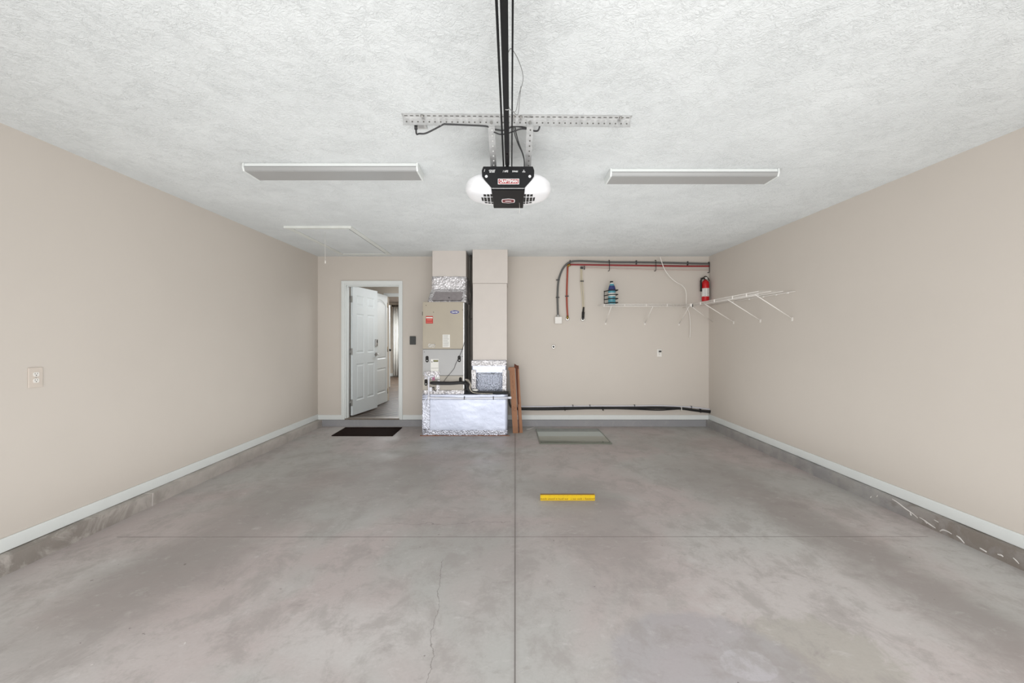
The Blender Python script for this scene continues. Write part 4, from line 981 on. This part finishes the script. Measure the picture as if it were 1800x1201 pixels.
t_ = thing('bottle_rack', 'black wire rack of four hoops around the blue bottle', 'rack', (cb.x, 6.38, cb.z))
for h in (.025, .085, .145, .210):
    b = MB(); z = cb.z + h
    b.tube([(cb.x-.080, 6.515, z+.004), (cb.x-.080, 6.33, z-.006), (cb.x-.070, 6.306, z-.004), (cb.x-.03, 6.300, z+.002), (cb.x+.06, 6.300, z+.004), (cb.x+.074, 6.308, z+.004), (cb.x+.080, 6.335, z+.004), (cb.x+.080, 6.515, z+.006)], .0072, 8, 4)
    b.build('hoop', hole_m, t_)
for sx in (-.080, .080):
    b = MB(); b.cyl((cb.x+sx, 6.512, cb.z+.02), (cb.x+sx, 6.512, cb.z+.225), .004, 8); b.build('upright', hole_m, t_)

# fire extinguisher hung on the back wall
ce = Vector((X(1240, 6.44), 6.44, Z(530, 6.44)))
t_ = thing('fire_extinguisher', 'red fire extinguisher hanging in the back right corner above the wire shelf', 'fire extinguisher', ce)
r = .053
b = MB(); b.lathe([(.03, 0), (.048, .002), (r, .010), (r, .262), (.050, .285), (.040, .305), (.022, .318), (.018, .325)], ce, 'z', 28)
for f in b.bm.faces: f.smooth = True
cyl_o = b.build('cylinder', red_m, t_)
b = MB(); b.loops([[ce + Vector(((r+.0012)*math.cos(a), (r+.0012)*math.sin(a), h)) for a in [math.pi*.75 + (math.pi*1.5)*k/24 for k in range(25)]] for h in (.072, .195)], cap=False, close=False)
b.mi = 1
for k in range(5):
    h = .085 + k*.022
    for a0, a1 in ((4.05, 4.35), (4.75, 5.30)):
        b.loops([[ce + Vector(((r+.0022)*math.cos(a), (r+.0022)*math.sin(a), hh)) for a in [a0 + (a1-a0)*q/6 for q in range(7)]] for hh in (h, h+.007)], cap=False, close=False)
tag(b.build('label', [label_w, mat('grey_print', (150, 148, 146), .6)], cyl_o), 'white instruction label')
b = MB(); b.cyl(ce+Vector((0, 0, .322)), ce+Vector((0, 0, .345)), .017, 14); b.box(ce.x-.02, ce.x+.026, ce.y-.014, ce.y+.014, ce.z+.337, ce.z+.352, .004); b.build('valve', hole_m, t_)
b = MB(); b.lathe([(.017, 0), (.017, .006), (.013, .008)], ce+Vector((.006, -.014, .348)), 'y', 16); b.mi = 1; b.lathe([(.004, .006), (.004, .010), (.001, .011)], ce+Vector((.006, -.014, .348)), 'y', 8)
b.build('gauge', [label_w, hole_m], t_)
b = MB(); b.tube([ce+Vector((.02, 0, .372)), ce+Vector((-.005, 0, .378)), ce+Vector((-.02, 0, .366)), ce+Vector((-.045, 0, .352)), ce+Vector((-.072, 0, .350))], .007, 8, 4)
b.tube([ce+Vector((.02, 0, .372)), ce+Vector((.040, 0, .350)), ce+Vector((.052, 0, .325)), ce+Vector((.058, 0, .308))], .007, 8, 4); b.build('handle', hole_m, t_)
b = MB(); b.tube([ce+Vector((-.018, 0, .345)), ce+Vector((-.05, 0, .34)), ce+Vector((-.068, 0, .315)), ce+Vector((-.068, -.002, .27)), ce+Vector((-.068, -.002, .15))], .010, 10, 5, radii=[.008, .009, .012, .013, .014]); b.build('hose', hole_m, t_)
b = MB(); b.box(ce.x-.02, ce.x+.02, ce.y+.052, YB-.001, ce.z+.05, ce.z+.30, .002); b.build('wall_bracket', galv, t_)

# ------------------------------------------------------------------ on the floor
b = MB(); b.prism([(-2.462, 5.853), (-1.622, 5.853), (-1.630, 6.395), (-2.478, 6.395)], .0005, .010, 'xy')
tag(b.build('door_mat', mat_m), 'dark brown rectangular mat on the floor below the house door', 'door mat')

t_ = thing('glass_pane', 'greenish sheet of glass lying flat on the floor near the back wall', 'glass sheet', (.83, 5.85, 0))
g = NT('greenish_glass_sheet'); g.b.inputs['Base Color'].default_value = lin(208, 214, 202)
g.b.inputs['Roughness'].default_value = .06; g.b.inputs['Transmission Weight'].default_value = .75; g.b.inputs['IOR'].default_value = 1.6
b = MB(); b.box(.378, 1.275, 5.425, 6.275, .002, .010); b.build('pane', g.m, t_)
b = MB(); e = .012; gm = mat('green_glass_edge', (112, 116, 104), .3, var=.02)
b.box(.366, .378, 5.413, 6.287, .0005, .012).box(1.275, 1.287, 5.413, 6.287, .0005, .012).box(.378, 1.275, 5.413, 5.425, .0005, .012).box(.378, 1.275, 6.275, 6.287, .0005, .012)
b.build('edge', gm, t_)

yel = mat('bright_yellow_plastic', (216, 180, 2), .5, var=.03, vscale=40)
t_ = thing('ruler', 'bright yellow ruler-like strip with dark ticks standing on its edge on the concrete floor', 'ruler', (.48, 3.55, 0))
Yr = 3.535; yx0, yx1 = X(949.8, Yr), X(1046, Yr)
b = MB(); b.box(yx0, yx1, Yr, Yr+.022, .0005, .048, .0015); b.mi = 1
for k in range(61):
    xx = yx0+.006+k*(yx1-yx0-.012)/60; hh = .012 if k % 5 == 0 else .006
    b.box(xx-.0011, xx+.0011, Yr-.0007, Yr, .047-hh*.6, .047)
    if random.random() < .8: b.box(xx-.0022, xx+.0018, Yr-.0007, Yr, .009, .014+hh*random.uniform(.4, .9))
b.build('strip', [yel, mat('olive_brown_mark', (128, 90, 14), .5)], t_)
b = MB(); b.box(yx0+.001, yx1-.003, Yr+.001, Yr+.021, .048, .0505); tag(b.build('top_edge', mat('brown_yellow_edge', (128, 92, 16), .5), t_), 'dark brown top edge')

b = MB(); b.tube([(X(925, 6.5), 6.30, .001), (X(931, 6.4), 6.32, .001), (X(941, 6.4), 6.47, .001)], .003, 5)
tag(b.build('paint_streak', white_p), 'short white angled streak of paint on the floor beside the cartons', 'paint mark')
